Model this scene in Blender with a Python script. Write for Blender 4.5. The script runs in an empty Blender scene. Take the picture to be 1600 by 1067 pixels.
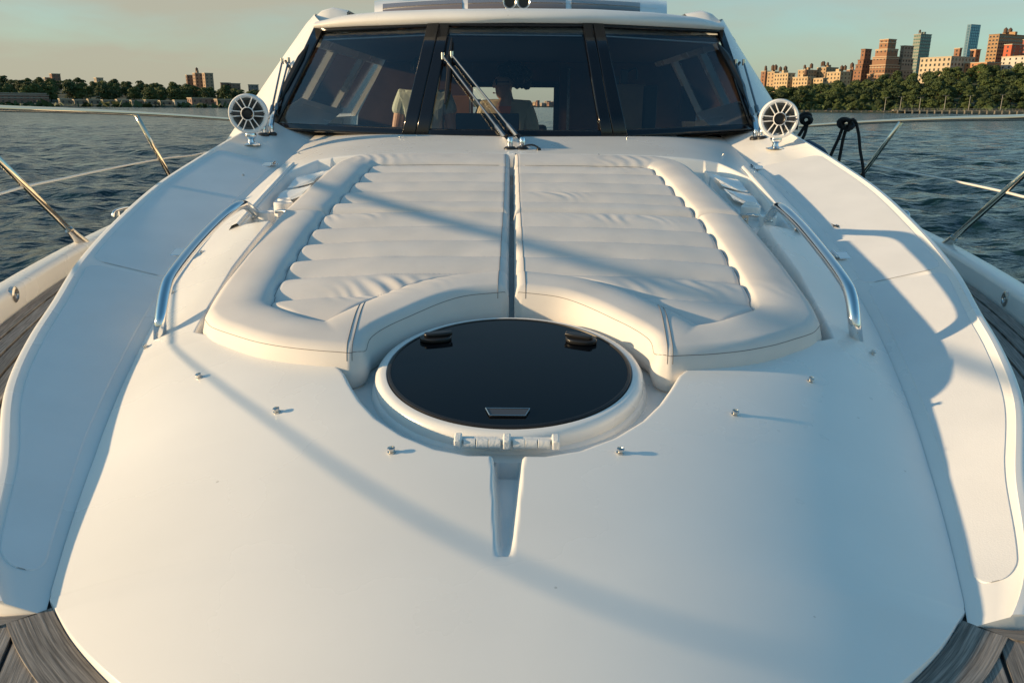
import bpy, math, random
import numpy as np
from mathutils import Vector, Matrix

# ------------------------------------------------------------------ camera, sky, sun, exposure
OZ = 2.9                                   # camera height above the water (m); shapes below are measured from the lens
SC = bpy.context.scene
COL = SC.collection
F = 1244.0; PITCH = math.atan(367.5 / F); ROLL = .0072; YAW = 13 / F
CAM = np.array([.022, 0, 0.])
fw = np.array([-math.sin(YAW) * math.cos(PITCH), math.cos(YAW) * math.cos(PITCH), -math.sin(PITCH)])
rt = np.array([math.cos(YAW), math.sin(YAW), 0]); up = np.cross(rt, fw)
r2 = rt * math.cos(ROLL) + up * math.sin(ROLL); u2 = up * math.cos(ROLL) - rt * math.sin(ROLL)
cd = bpy.data.cameras.new('camera'); cam = bpy.data.objects.new('camera', cd); COL.objects.link(cam)
cd.sensor_width = 36; cd.lens = 36 * F / 1600; cd.clip_start = .05; cd.clip_end = 20000
cam.matrix_world = Matrix(((r2[0], u2[0], -fw[0], CAM[0]), (r2[1], u2[1], -fw[1], CAM[1]),
                           (r2[2], u2[2], -fw[2], CAM[2] + OZ), (0, 0, 0, 1)))
SC.camera = cam
SUN_EL = math.radians(12.5); SUN_AZ = math.radians(7.0)     # light travels +x (to starboard of the picture), turned by SUN_AZ towards +y
W = bpy.data.worlds.new('World'); SC.world = W; W.use_nodes = True
wn = W.node_tree.nodes; wl = W.node_tree.links
bg = wn['Background']
sky = wn.new('ShaderNodeTexSky'); sky.sky_type = 'NISHITA'; sky.sun_disc = False
sky.sun_elevation = SUN_EL; sky.sun_rotation = math.radians(270) - SUN_AZ
sky.air_density = 1.0; sky.dust_density = 1.2; sky.ozone_density = 4.0; sky.altitude = 0
# evening haze and thin cloud: a veil near the horizon, thicker towards the sun, broken up by stretched noise
wtc = wn.new('ShaderNodeTexCoord'); wsx = wn.new('ShaderNodeSeparateXYZ'); wl.new(wtc.outputs['Generated'], wsx.inputs[0])
def wmath(op, a, b=None, c=None):
    n = wn.new('ShaderNodeMath'); n.operation = op
    for i, v in enumerate((a, b, c)):
        if v is None: continue
        if hasattr(v, 'links'): wl.new(v, n.inputs[i])
        else: n.inputs[i].default_value = v
    return n.outputs[0]
wmp = wn.new('ShaderNodeMapping'); wmp.inputs['Scale'].default_value = (2.2, 2.2, 11); wl.new(wtc.outputs['Generated'], wmp.inputs[0])
wno = wn.new('ShaderNodeTexNoise'); wno.inputs['Scale'].default_value = 1.6; wno.inputs['Detail'].default_value = 6; wno.inputs['Distortion'].default_value = .4
wl.new(wmp.outputs[0], wno.inputs['Vector'])
el = wmath('MULTIPLY_ADD', wsx.outputs[2], -1.45, 1.0); el = wmath('MINIMUM', wmath('MAXIMUM', el, 0), 1)
side = wmath('MULTIPLY_ADD', wsx.outputs[0], -.5, .84)
fac = wmath('MULTIPLY', wmath('MULTIPLY', el, side), wmath('MULTIPLY_ADD', wno.outputs[0], 1.5, .25))
fac = wmath('MINIMUM', wmath('MAXIMUM', fac, 0), .93)
tint = wn.new('ShaderNodeMix'); tint.data_type = 'RGBA'; tint.blend_type = 'MULTIPLY'; tint.inputs[0].default_value = 1; tint.inputs[7].default_value = (.82, 1.12, .93, 1)
wl.new(sky.outputs[0], tint.inputs[6])
veil = wn.new('ShaderNodeMix'); veil.data_type = 'RGBA'; veil.inputs[7].default_value = (2.05, 1.90, 1.46, 1)
wl.new(fac, veil.inputs[0]); wl.new(tint.outputs[2], veil.inputs[6]); wl.new(veil.outputs[2], bg.inputs[0])
bg.inputs[1].default_value = .128
sd = bpy.data.lights.new('sun', 'SUN'); sd.energy = 3.6; sd.angle = math.radians(1.0); sd.color = (1, .71, .40)
sun = bpy.data.objects.new('sun', sd); COL.objects.link(sun)
Ld = Vector((math.cos(SUN_EL) * math.cos(SUN_AZ), math.cos(SUN_EL) * math.sin(SUN_AZ), -math.sin(SUN_EL)))
sun.rotation_euler = Ld.to_track_quat('-Z', 'Y').to_euler(); sun.location = (-20, 0, 20)
SC.view_settings.view_transform = 'Standard'; SC.view_settings.look = 'None'
SC.view_settings.exposure = 0.88; SC.view_settings.gamma = 1

R = random.Random(4); NR = np.random.RandomState(7)

# ------------------------------------------------------------------ pixel -> direction helpers (distance always comes from a surface or depth)
def ray(px, py): return fw + (px - 800) / F * r2 - (py - 533.5) / F * u2
def at(px, py, y=None, z=None, pl=None):
    d = ray(px, py)
    if y is not None: t = y / d[1]
    elif z is not None: t = z / d[2]
    else: t = pl[0] / (d[2] - pl[1] * d[1])
    return CAM + t * d
def interp(x, xs, ys): return np.interp(x, xs, ys)
def spl(x, xs, ys):
    """smooth (monotone-ish Catmull-Rom) interpolation"""
    xs = np.asarray(xs, float); ys = np.asarray(ys, float); x = np.asarray(x, float)
    m = np.gradient(ys, xs); i = np.clip(np.searchsorted(xs, x) - 1, 0, len(xs) - 2)
    h = xs[i + 1] - xs[i]; t = np.clip((x - xs[i]) / h, 0, 1)
    return ((2*t**3-3*t**2+1)*ys[i] + (t**3-2*t**2+t)*h*m[i] + (-2*t**3+3*t**2)*ys[i+1] + (t**3-t**2)*h*m[i+1])
def vnoise(x, y, seed=0):
    """value noise, -1..1"""
    x = np.asarray(x, float); y = np.asarray(y, float)
    xi = np.floor(x).astype(np.int64); yi = np.floor(y).astype(np.int64); fx = x - xi; fy = y - yi
    fx = fx*fx*(3-2*fx); fy = fy*fy*(3-2*fy)
    def h(a, b):
        n = (a*374761393 + b*668265263 + seed*1442695041) & 0x7fffffff
        n = ((n ^ (n >> 13))*1274126177) & 0x7fffffff
        return ((n ^ (n >> 16)) & 0xffff)/32767.5 - 1
    return (h(xi,yi)*(1-fx)+h(xi+1,yi)*fx)*(1-fy) + (h(xi,yi+1)*(1-fx)+h(xi+1,yi+1)*fx)*fy

# ------------------------------------------------------------------ materials
MATS = {}
def mat(name, col, rough=.5, metal=0., bump=None, var=None, coat=0., spec=.5, uvgrain=None, emit=None, specks=False):
    """bump=(scale,strength,dist)  var=(scale,amount)  uvgrain=(sx,sy,amount)"""
    m = bpy.data.materials.new(name); m.use_nodes = True
    nt = m.node_tree; b = nt.nodes['Principled BSDF']; L = nt.links.new
    b.inputs['Base Color'].default_value = (*col, 1); b.inputs['Roughness'].default_value = rough
    b.inputs['Metallic'].default_value = metal; b.inputs['Coat Weight'].default_value = coat
    b.inputs['Specular IOR Level'].default_value = spec
    tc = nt.nodes.new('ShaderNodeTexCoord')
    if var:
        n = nt.nodes.new('ShaderNodeTexNoise'); n.inputs['Scale'].default_value = var[0]; n.inputs['Detail'].default_value = 6
        L(tc.outputs['Object'], n.inputs['Vector'])
        r = nt.nodes.new('ShaderNodeMapRange'); r.inputs[1].default_value = .3; r.inputs[2].default_value = .7
        r.inputs[3].default_value = 1 - var[1]; r.inputs[4].default_value = 1 + var[1] * .4
        mx = nt.nodes.new('ShaderNodeMix'); mx.data_type = 'RGBA'; mx.blend_type = 'MULTIPLY'; mx.inputs[0].default_value = 1
        mx.inputs[6].default_value = (*col, 1)
        L(n.outputs[0], r.inputs[0]); L(r.outputs[0], mx.inputs[7]); L(mx.outputs[2], b.inputs['Base Color'])
        rr = nt.nodes.new('ShaderNodeMapRange'); rr.inputs[3].default_value = rough * .85; rr.inputs[4].default_value = min(1, rough * 1.2)
        L(n.outputs[0], rr.inputs[0]); L(rr.outputs[0], b.inputs['Roughness'])
    if specks:      # tiny dirt flecks and dried water spots
        vo = nt.nodes.new('ShaderNodeTexVoronoi'); vo.inputs['Scale'].default_value = 9; L(tc.outputs['Object'], vo.inputs['Vector'])
        n3 = nt.nodes.new('ShaderNodeTexNoise'); n3.inputs['Scale'].default_value = 3; L(tc.outputs['Object'], n3.inputs['Vector'])
        th = nt.nodes.new('ShaderNodeMath'); th.operation = 'MULTIPLY_ADD'; th.inputs[1].default_value = .09; th.inputs[2].default_value = -.022; L(n3.outputs[0], th.inputs[0])
        lt = nt.nodes.new('ShaderNodeMath'); lt.operation = 'LESS_THAN'; L(vo.outputs['Distance'], lt.inputs[0]); L(th.outputs[0], lt.inputs[1])
        sm = nt.nodes.new('ShaderNodeMath'); sm.operation = 'MULTIPLY'; sm.inputs[1].default_value = .35; L(lt.outputs[0], sm.inputs[0])
        m4 = nt.nodes.new('ShaderNodeMix'); m4.data_type = 'RGBA'; m4.inputs[7].default_value = (.22, .19, .15, 1)
        L(sm.outputs[0], m4.inputs[0]); L(mx.outputs[2], m4.inputs[6]); L(m4.outputs[2], b.inputs['Base Color'])
    if uvgrain:
        mp = nt.nodes.new('ShaderNodeMapping'); mp.inputs['Scale'].default_value = (uvgrain[0], uvgrain[1], 1)
        oi = nt.nodes.new('ShaderNodeObjectInfo')
        L(tc.outputs['UV'], mp.inputs[0]); L(oi.outputs['Random'], mp.inputs['Location'])
        n = nt.nodes.new('ShaderNodeTexNoise'); n.inputs['Scale'].default_value = 1; n.inputs['Detail'].default_value = 8; n.inputs['Roughness'].default_value = .65
        L(mp.outputs[0], n.inputs['Vector'])
        cr = nt.nodes.new('ShaderNodeValToRGB'); e = cr.color_ramp.elements
        e[0].position = .38; e[0].color = (*[c * (1 - uvgrain[2]) for c in col], 1); e[1].position = .64; e[1].color = (*[min(1, c * (1 + uvgrain[2] * .8)) for c in col], 1)
        hs = nt.nodes.new('ShaderNodeHueSaturation'); va = nt.nodes.new('ShaderNodeMapRange'); va.inputs[3].default_value = .75; va.inputs[4].default_value = 1.2
        L(oi.outputs['Random'], va.inputs[0]); L(va.outputs[0], hs.inputs['Value'])
        L(n.outputs[0], cr.inputs[0]); L(cr.outputs[0], hs.inputs['Color']); L(hs.outputs[0], b.inputs['Base Color'])
        bp = nt.nodes.new('ShaderNodeBump'); bp.inputs['Strength'].default_value = .6; bp.inputs['Distance'].default_value = .0015
        L(n.outputs[0], bp.inputs['Height']); L(bp.outputs[0], b.inputs['Normal'])
    if bump:
        n2 = nt.nodes.new('ShaderNodeTexNoise'); n2.inputs['Scale'].default_value = bump[0]; n2.inputs['Detail'].default_value = 3
        L(tc.outputs['Object'], n2.inputs['Vector'])
        bp = nt.nodes.new('ShaderNodeBump'); bp.inputs['Strength'].default_value = bump[1]; bp.inputs['Distance'].default_value = bump[2]
        L(n2.outputs[0], bp.inputs['Height']); L(bp.outputs[0], b.inputs['Normal'])
    if emit: b.inputs['Emission Color'].default_value = (*emit[0], 1); b.inputs['Emission Strength'].default_value = emit[1]
    MATS[name] = m; return m
mat('gelcoat', (.80, .79, .76), .27, var=(1.7, .075), bump=(500, .06, .0005), specks=True)
mat('gelcoat_gloss', (.80, .79, .77), .10, coat=.5)
mat('nonslip', (.76, .76, .75), .6, var=(5, .05), bump=(330, .5, .0012))
mat('vinyl', (.66, .63, .60), .6, var=(5, .08), bump=(650, .35, .0007))
mat('stitch', (.16, .15, .15), .8)
mat('chrome', (.78, .78, .78), .09, metal=1)
mat('rail_steel_warm_reflection', (.80, .69, .54), .07, metal=1)  # golden tint puts warm evening reflections into the steel's colour
mat('wiper_steel', (.30, .30, .30), .32, metal=1)
mat('chrome_dull', (.62, .60, .57), .22, metal=1)
mat('white_wire', (.72, .70, .66), .4)
mat('teak', (.25, .225, .20), .75, uvgrain=(7.0, 260, .55))
mat('caulk', (.012, .012, .013), .55)
mat('black_rubber', (.012, .012, .013), .45)
mat('black_frame', (.006, .006, .008), .12)
mat('hatch_glass', (.002, .003, .005), .05, spec=.2)
mat('black_plastic', (.015, .015, .016), .35)
mat('white_plastic', (.78, .78, .77), .3)
mat('painted_hinge', (.74, .73, .70), .45, bump=(160, .5, .002))
mat('speaker_cone', (.10, .105, .10), .5)
mat('smoke_plastic', (.05, .05, .055), .12)
mat('wood_cabin', (.10, .06, .042), .35, var=(3, .3))
mat('wood_light', (.28, .15, .07), .4, var=(4, .2))
mat('dash', (.02, .02, .023), .5)
mat('cabin_cream', (.45, .40, .33), .6)
mat('cabin_dark', (.035, .028, .025), .6)
mat('skin', (.42, .24, .16), .5)
mat('hair', (.010, .007, .006), .6)
mat('shirt_khaki', (.42, .35, .24), .85, bump=(60, .4, .004))
mat('shirt_pale', (.42, .47, .42), .85, bump=(40, .3, .004))
mat('orange_top', (.65, .16, .06), .8)
mat('trousers', (.05, .06, .09), .9)
mat('rope_black', (.012, .012, .014), .8, bump=(180, .8, .002))
mat('fender_blue', (.015, .05, .09), .7)
mat('pale_grey', (.65, .66, .66), .4)
mat('brown_glass', (.16, .13, .115), .08, coat=.6)
mat('acrylic', (.6, .62, .64), .05)
def glassmat(nm, tc_):
    m = bpy.data.materials.new(nm); m.use_nodes = True; nt = m.node_tree; nt.nodes.clear()
    o = nt.nodes.new('ShaderNodeOutputMaterial'); mx = nt.nodes.new('ShaderNodeMixShader')
    t = nt.nodes.new('ShaderNodeBsdfTransparent'); t.inputs[0].default_value = tc_
    g = nt.nodes.new('ShaderNodeBsdfGlossy'); g.inputs[0].default_value = (.95, .98, 1, 1); g.inputs[1].default_value = .02
    f = nt.nodes.new('ShaderNodeFresnel'); f.inputs[0].default_value = 1.68
    tc = nt.nodes.new('ShaderNodeTexCoord'); mp = nt.nodes.new('ShaderNodeMapping'); mp.inputs['Scale'].default_value = (14, 30, 70); mp.inputs['Rotation'].default_value = (0, .5, 0)
    n = nt.nodes.new('ShaderNodeTexNoise'); n.inputs['Scale'].default_value = 1; n.inputs['Detail'].default_value = 2
    bp = nt.nodes.new('ShaderNodeBump'); bp.inputs['Strength'].default_value = .35; bp.inputs['Distance'].default_value = .004
    L = nt.links.new
    L(tc.outputs['Object'], mp.inputs[0]); L(mp.outputs[0], n.inputs['Vector']); L(n.outputs[0], bp.inputs['Height']); L(bp.outputs[0], g.inputs['Normal'])
    L(f.outputs[0], mx.inputs[0]); L(t.outputs[0], mx.inputs[1]); L(g.outputs[0], mx.inputs[2]); L(mx.outputs[0], o.inputs[0])
    MATS[nm] = m
glassmat('tinted_glass', (.86, .91, .92, 1)); glassmat('clear_glass', (.93, .95, .95, 1))

# ------------------------------------------------------------------ mesh helpers (coordinates relative to the lens; OZ added on build)
class MB:
    def __init__(s): s.v = []; s.f = []; s.uv = None
    def add(s, v, f):
        o = len(s.v); s.v += [tuple(map(float, p)) for p in v]; s.f += [tuple(i + o for i in q) for q in f]; return s
    def box(s, c, size, M=None):
        hx, hy, hz = [k / 2 for k in size]
        v = [(x, y, z) for z in (-hz, hz) for y in (-hy, hy) for x in (-hx, hx)]
        if M is not None: v = [tuple(M @ Vector(p)) for p in v]
        v = [(p[0]+c[0], p[1]+c[1], p[2]+c[2]) for p in v]
        return s.add(v, [(0,2,3,1),(4,5,7,6),(0,1,5,4),(2,6,7,3),(0,4,6,2),(1,3,7,5)])
    def tube(s, pts, r, n=10, smooth=0, cap=True):
        P = [Vector(p) for p in pts]; rs = list(r) if hasattr(r, '__len__') else [r]*len(P)
        if smooth:
            Q = []; q = []
            for i in range(len(P)-1):
                p0 = P[max(i-1,0)]; p1 = P[i]; p2 = P[i+1]; p3 = P[min(i+2,len(P)-1)]
                for k in range(smooth):
                    t = k/smooth
                    Q.append(.5*((2*p1)+(p2-p0)*t+(2*p0-5*p1+4*p2-p3)*t*t+(3*p1-p0-3*p2+p3)*t**3)); q.append(rs[i]*(1-t)+rs[i+1]*t)
            Q.append(P[-1]); q.append(rs[-1]); P, rs = Q, q
        v = []; f = []; T = (P[1]-P[0]).normalized()
        N = T.orthogonal().normalized()
        for i, p in enumerate(P):
            t2 = ((P[min(i+1,len(P)-1)]-p).normalized() + (p-P[max(i-1,0)]).normalized())
            t2 = t2.normalized() if t2.length > 1e-6 else T
            N = (N - t2*N.dot(t2)).normalized(); B = t2.cross(N)
            for k in range(n):
                a = 2*math.pi*k/n; v.append(tuple(p + (N*math.cos(a)+B*math.sin(a))*rs[i]))
        for i in range(len(P)-1):
            for k in range(n):
                a = i*n+k; b = i*n+(k+1)%n; f.append((a, b, b+n, a+n))
        if cap: f.append(tuple(range(n))[::-1]); f.append(tuple(range(len(v)-n, len(v))))
        return s.add(v, f)
    def lathe(s, prof, c, M=None, n=32, close=False, cap=True):
        """prof=[(r,h)...] about local z, placed with matrix M at c"""
        v = []; f = []
        for (r, h) in prof:
            for k in range(n):
                a = 2*math.pi*k/n; p = Vector((r*math.cos(a), r*math.sin(a), h))
                if M is not None: p = M @ p
                v.append((p[0]+c[0], p[1]+c[1], p[2]+c[2]))
        m = len(prof)
        for i in range(m-1 + (1 if close else 0)):
            for k in range(n):
                a = (i%m)*n+k; b = (i%m)*n+(k+1)%n; e = ((i+1)%m)*n
                f.append((a, b, e+(k+1)%n, e+k))
        if not close and cap:
            f.append(tuple(range(n))[::-1]); f.append(tuple(range((m-1)*n, m*n)))
        return s.add(v, f)
    def prism(s, poly, z0, z1, M=None, c=(0,0,0)):
        n = len(poly); v = [Vector((x, y, z0)) for x, y in poly]+[Vector((x, y, z1)) for x, y in poly]
        if M is not None: v = [M @ p for p in v]
        v = [(p[0]+c[0], p[1]+c[1], p[2]+c[2]) for p in v]
        return s.add(v, [tuple(range(n))[::-1], tuple(range(n, 2*n))]+[(i, (i+1)%n, (i+1)%n+n, i+n) for i in range(n)])
    def grid(s, P, flip=False):
        """P: array (rows, cols, 3)"""
        a, b = P.shape[:2]; o = len(s.v)
        s.v += [tuple(p) for p in P.reshape(-1, 3).tolist()]
        for i in range(a-1):
            for j in range(b-1):
                q = (o+i*b+j, o+i*b+j+1, o+(i+1)*b+j+1, o+(i+1)*b+j)
                s.f.append(q[::-1] if flip else q)
        return s
    def build(s, name, material, parent=None, smooth=True, bevel=0, angle=40, raw=False):
        me = bpy.data.meshes.new(name)
        vs = s.v if raw else [(x, y, z + OZ) for x, y, z in s.v]
        me.from_pydata(vs, [], s.f); me.materials.append(MATS[material])
        if s.uv is not None:
            ul = me.uv_layers.new(name='uv'); li = np.empty(len(me.loops), np.int32); me.loops.foreach_get('vertex_index', li)
            ul.data.foreach_set('uv', np.asarray(s.uv, np.float32)[li].ravel())
        return finish(me, name, parent, smooth, bevel, angle)
def finish(me, name, parent=None, smooth=True, bevel=0, angle=40):
    o = bpy.data.objects.new(name, me); COL.objects.link(o)
    if smooth: me.shade_smooth() if angle >= 180 else me.polygons.foreach_set('use_smooth', np.ones(len(me.polygons), bool))
    if smooth and angle < 180:
        try: me.set_sharp_from_angle(angle=math.radians(angle))
        except Exception: pass
    if bevel:
        b = o.modifiers.new('bevel', 'BEVEL'); b.width = bevel; b.segments = 2; b.limit_method = 'ANGLE'; b.angle_limit = math.radians(40)
    if parent is not None:
        o.parent = parent
        if parent.type == 'EMPTY': o.matrix_parent_inverse = Matrix.Translation(parent.location).inverted()
    return o
def npmesh(name, material, V, Q, parent=None):
    """numpy quad mesh, smooth"""
    me = bpy.data.meshes.new(name); V = np.asarray(V, np.float32).copy(); V[:, 2] += OZ; Q = np.asarray(Q, np.int32)
    me.vertices.add(len(V)); me.vertices.foreach_set('co', V.ravel())
    me.loops.add(Q.size); me.loops.foreach_set('vertex_index', Q.ravel())
    me.polygons.add(len(Q)); me.polygons.foreach_set('loop_start', np.arange(0, Q.size, 4, dtype=np.int32))
    me.polygons.foreach_set('use_smooth', np.ones(len(Q), bool)); me.update(); me.validate()
    me.materials.append(MATS[material]); return finish(me, name, parent, False)
def gridq(a, b):
    i, j = np.meshgrid(np.arange(a-1), np.arange(b-1), indexing='ij'); k = (i*b+j).ravel()
    return np.stack([k, k+1, k+b+1, k+b], 1)
def tag(o, label, cat=None, group=None, kind=None):
    if label: o['label'] = label
    if cat: o['category'] = cat
    if group: o['group'] = group
    if kind: o['kind'] = kind
    return o
def empty(name, loc):
    o = bpy.data.objects.new(name, None); COL.objects.link(o); o.location = (loc[0], loc[1], loc[2]+OZ); o.empty_display_size = .3; return o

# ------------------------------------------------------------------ WATER
def water_mat():
    m = mat('water', (.005, .019, .023), .13, spec=.5); nt = m.node_tree; b = nt.nodes['Principled BSDF']; b.inputs['IOR'].default_value = 1.333
    L = nt.links.new; tc = nt.nodes.new('ShaderNodeTexCoord')
    prev = None
    for sc, st, di in ((.55, 1.0, .55), (2.0, .9, .14), (7, .6, .025)):
        mp = nt.nodes.new('ShaderNodeMapping'); mp.inputs['Scale'].default_value = (1, 1.5, 1); mp.inputs['Rotation'].default_value = (0, 0, .5*sc)
        n = nt.nodes.new('ShaderNodeTexNoise'); n.inputs['Scale'].default_value = sc; n.inputs['Detail'].default_value = 3
        bp = nt.nodes.new('ShaderNodeBump'); bp.inputs['Strength'].default_value = st; bp.inputs['Distance'].default_value = di
        L(tc.outputs['Object'], mp.inputs[0]); L(mp.outputs[0], n.inputs['Vector']); L(n.outputs[0], bp.inputs['Height'])
        if prev: L(prev.outputs[0], bp.inputs['Normal'])
        prev = bp
    L(prev.outputs[0], b.inputs['Normal'])
water_mat()
def build_water():
    rr = np.concatenate([np.linspace(.3, 3, 8)[:-1], 3*np.exp(np.arange(720)*.0074), 3*np.exp(720*.0074)*np.exp(np.arange(1, 32)*.09)])
    aa = np.radians(np.concatenate([np.linspace(-52, 52, 560), np.linspace(52, 308, 70)[1:]]))
    r, a = np.meshgrid(rr, aa, indexing='ij'); X = r*np.sin(a); Y = r*np.cos(a); Z = np.zeros_like(X)
    sp = np.gradient(rr)[:, None]; rs = np.random.RandomState(3)
    for k in range(54):
        lam = .20*(28 ** (rs.rand())); th = math.radians(62 + rs.randn()*34); amp = .0175*lam**.74*(.6+.8*rs.rand())*.62
        kx, ky = math.cos(th)*2*math.pi/lam, math.sin(th)*2*math.pi/lam
        ph = kx*X+ky*Y+rs.rand()*6.28 + .8*vnoise(X/lam/3, Y/lam/3, k)
        Z += amp*(np.sin(ph)+.25*np.sin(2*ph+1.5))*np.clip(lam/(2.6*sp)-1, 0, 1)
    Z *= .8+.35*vnoise(X/9, Y/9, 5)
    n = len(aa); V = np.stack([X, Y, Z-OZ], -1).reshape(-1, 3)
    i, j = np.meshgrid(np.arange(len(rr)-1), np.arange(n-1), indexing='ij'); k = (i*n+j).ravel()
    Q = np.stack([k, k+n, k+n+1, k+1], 1)
    o = npmesh('water', 'water', V, Q); o['kind'] = 'structure'
build_water()

# ------------------------------------------------------------------ THE YACHT
yacht = empty('motor_yacht', (0, 4.5, -OZ))
tag(yacht, 'white motor yacht with raised foredeck sunpad, dark raked windshield and stainless bow rails', 'yacht')
TEAK = -.83
PA, PB = -.83-.173*1.14, .173
def zpan(y): y = np.asarray(y, float); return PA+PB*y+.022*np.exp(-np.maximum(y-1.15, 0)/.30)
YO = [1.10, 1.153, 1.6, 1.9, 2.2, 2.44, 2.75, 3.05, 3.4, 3.85, 4.3, 4.7, 5.4, 6.5]
XO = [.81, .86, 1.118, 1.282, 1.392, 1.458, 1.548, 1.612, 1.665, 1.71, 1.712, 1.70, 1.66, 1.62]
def zseam(y): return zpan(y) - np.interp(y, [1.15, 1.35, 1.7, 2.2], [.028, .042, .068, .082])
def seam_px(q):
    d = ray(*q); y = 2.
    for _ in range(60):
        p = CAM+d*(y/d[1]); g = p[2]-float(zseam(y)); y += g/(PB+.25)
    return abs(p[0]), p[1]
_s = sorted([seam_px(q)[::-1] for q in [(1459, 787), (1432, 680), (1395, 568), (1369, 520), (1343, 466), (1311, 411), (1259, 345), (1185, 267), (121, 800), (150, 687), (180, 606), (222, 543), (250, 490)]])
_c = np.polyfit([a for a, b in _s]+[1.2]*3, [b for a, b in _s]+[.80]*3, 4)
YS = [1.1, 1.2, 1.35, 1.5, 1.75, 2.0, 2.3, 2.6, 3.0, 3.5, 4.0, 4.6, 5.4]
XS = [float(np.polyval(_c, min(y, 4.0))) for y in YS]
def xout(y): return spl(y, YO, XO)
def xseam(y): return spl(y, YS, XS)
# nose of the coachroof in plan
YN = [.70, .72, .78, .88, .99, 1.08, 1.2]; XN = [.0, .12, .28, .44, .587, .69, .80]
def xs_all(y): return np.where(np.asarray(y) < 1.2, spl(y, YN, XN), xseam(y))
def zs_all(y): return zseam(y)
YC = [.70, .78, .86, .95, 1.1, 1.25, 1.5, 1.87, 2.15, 2.4, 2.8, 3.4, 4.0, 4.25, 4.6, 4.9, 5.4]
ZC = [-.845, -.800, -.770, -.746, -.716, -.693, -.665, -.628, -.600, -.562, -.494, -.392, -.290, -.246, -.203, -.172, -.150]
def H(x, y):
    y = np.asarray(y, float); zc = spl(y, YC, ZC); zs = zs_all(y); n = np.interp(y, [1.3, 1.6, 1.9, 2.15, 3.0], [2.3, 2.6, 3.6, 5.2, 5.2])
    s = np.clip(np.abs(x)/np.maximum(np.where(y < 1.2, .80-.33*(1.2-y), xseam(y)), 1e-4), 0, 1)
    return zs+(zc-zs)*(1-s**n)
def surf(x, y):
    """deck surface incl. side panels"""
    y = float(y); a = abs(float(x)); s = float(xs_all(y))
    if a <= s or y < 1.2: return float(H(x, y))
    t = min(1, (a-s)/max(1e-3, float(xout(y))-s)); return float(zseam(y)*(1-t)+zpan(y)*t)
def hit(px, py, f=surf, y0=.8, y1=5.3):
    d = ray(px, py); prev = None
    for t in np.arange(y0, y1+1.5, .01):
        p = CAM+d*(t/d[1]); g = p[2]-f(p[0], p[1])
        if g < 0: break
    lo, hi = t-.01, t
    for _ in range(25):
        m = (lo+hi)/2; p = CAM+d*(m/d[1])
        if p[2]-f(p[0], p[1]) < 0: hi = m
        else: lo = m
    return CAM+d*(hi/d[1])
# signed distance to a polygon (positive inside)
def sdpoly(X, Y, poly):
    P = np.asarray(poly, float); d = np.full(X.shape, 1e9); ins = np.zeros(X.shape, bool)
    for i in range(len(P)):
        a = P[i]; b = P[(i+1) % len(P)]; e = b-a; wx = X-a[0]; wy = Y-a[1]
        t = np.clip((wx*e[0]+wy*e[1])/(e@e+1e-12), 0, 1); d = np.minimum(d, (wx-e[0]*t)**2+(wy-e[1]*t)**2)
        c = (a[1] > Y) != (b[1] > Y); xx = (b[0]-a[0])*(Y-a[1])/(b[1]-a[1]+1e-12)+a[0]; ins ^= c & (X < xx)
    d = np.sqrt(d); return np.where(ins, d, -d)
def sstep(t): t = np.clip(t, 0, 1); return t*t*(3-2*t)
_h = []
for qr, ql in (((1280, 526), (315, 522)), ((1175, 552), (418, 548)), ((1095, 566), (495, 563)), ((1066, 572), (522, 569)), ((1050, 586), (534, 580)), ((1040, 603), (545, 600)), ((1024, 628), (563, 626)), ((1000, 651), (590, 655)),
               ((955, 680), (630, 679)), ((900, 700), (680, 700)), ((850, 709), (733, 709))):
    p1 = hit(*qr); p2 = hit(*ql); _h.append(((abs(p1[0])+abs(p2[0]))/2, (p1[1]+p2[1])/2))
half = [(_h[0][0]+.035, _h[0][1]+.03)]+_h
GY0 = hit(788, 868)[1]; GY1 = hit(790, 712)[1]
back = [(max(.945, _h[0][0]+.045), 2.38), (.985, 2.75), (1.0, 3.26), (1.13, 3.30), (1.165, 4.12), (1.05, 4.27)]
trayR = back[::-1]+half
TRAY = trayR+[(-x, y) for x, y in trayR[::-1]]
def build_coachroof():
    ys = np.concatenate([np.linspace(.702, 1.15, 40)[:-1], np.arange(1.15, 2.25, .0042), np.arange(2.25, 5.35, .011)])
    ss = np.sin(np.linspace(-1, 1, 481)*1.25)/math.sin(1.25)
    Y, S = np.meshgrid(ys, ss, indexing='ij'); X = S*xs_all(ys)[:, None]; Z = H(X, Y)
    Z = np.where((np.abs(S) > .9995) & (Y < 1.21), TEAK-.03, Z)
    d = sdpoly(X, Y, TRAY)
    dep = np.interp(Y, [1.5, 2.3, 4.2], [.062, .068, .10])
    dep = np.where(np.abs(X) > interp(Y, [2, 3.2, 4.2], [.95, .985, .98]), np.minimum(dep, .05), dep)
    Z -= dep*sstep((d+.010)/.030)
    gw = np.interp(Y, [GY0, GY1], [.0115, .028]); gd = np.minimum(gw-np.abs(X), np.minimum(Y-GY0, GY1+.08-Y))
    Z -= np.where(d > .0, 0, 1)*np.interp(Y, [GY0, GY0+.06, GY1], [.006, .022, .05])*sstep((gd+.004)/.012)
    Z += .0008*vnoise(X*3, Y*3, 2)
    npmesh('coachroof', 'gelcoat', np.stack([X, Y, Z], -1).reshape(-1, 3), gridq(*X.shape), yacht)
build_coachroof()

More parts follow.
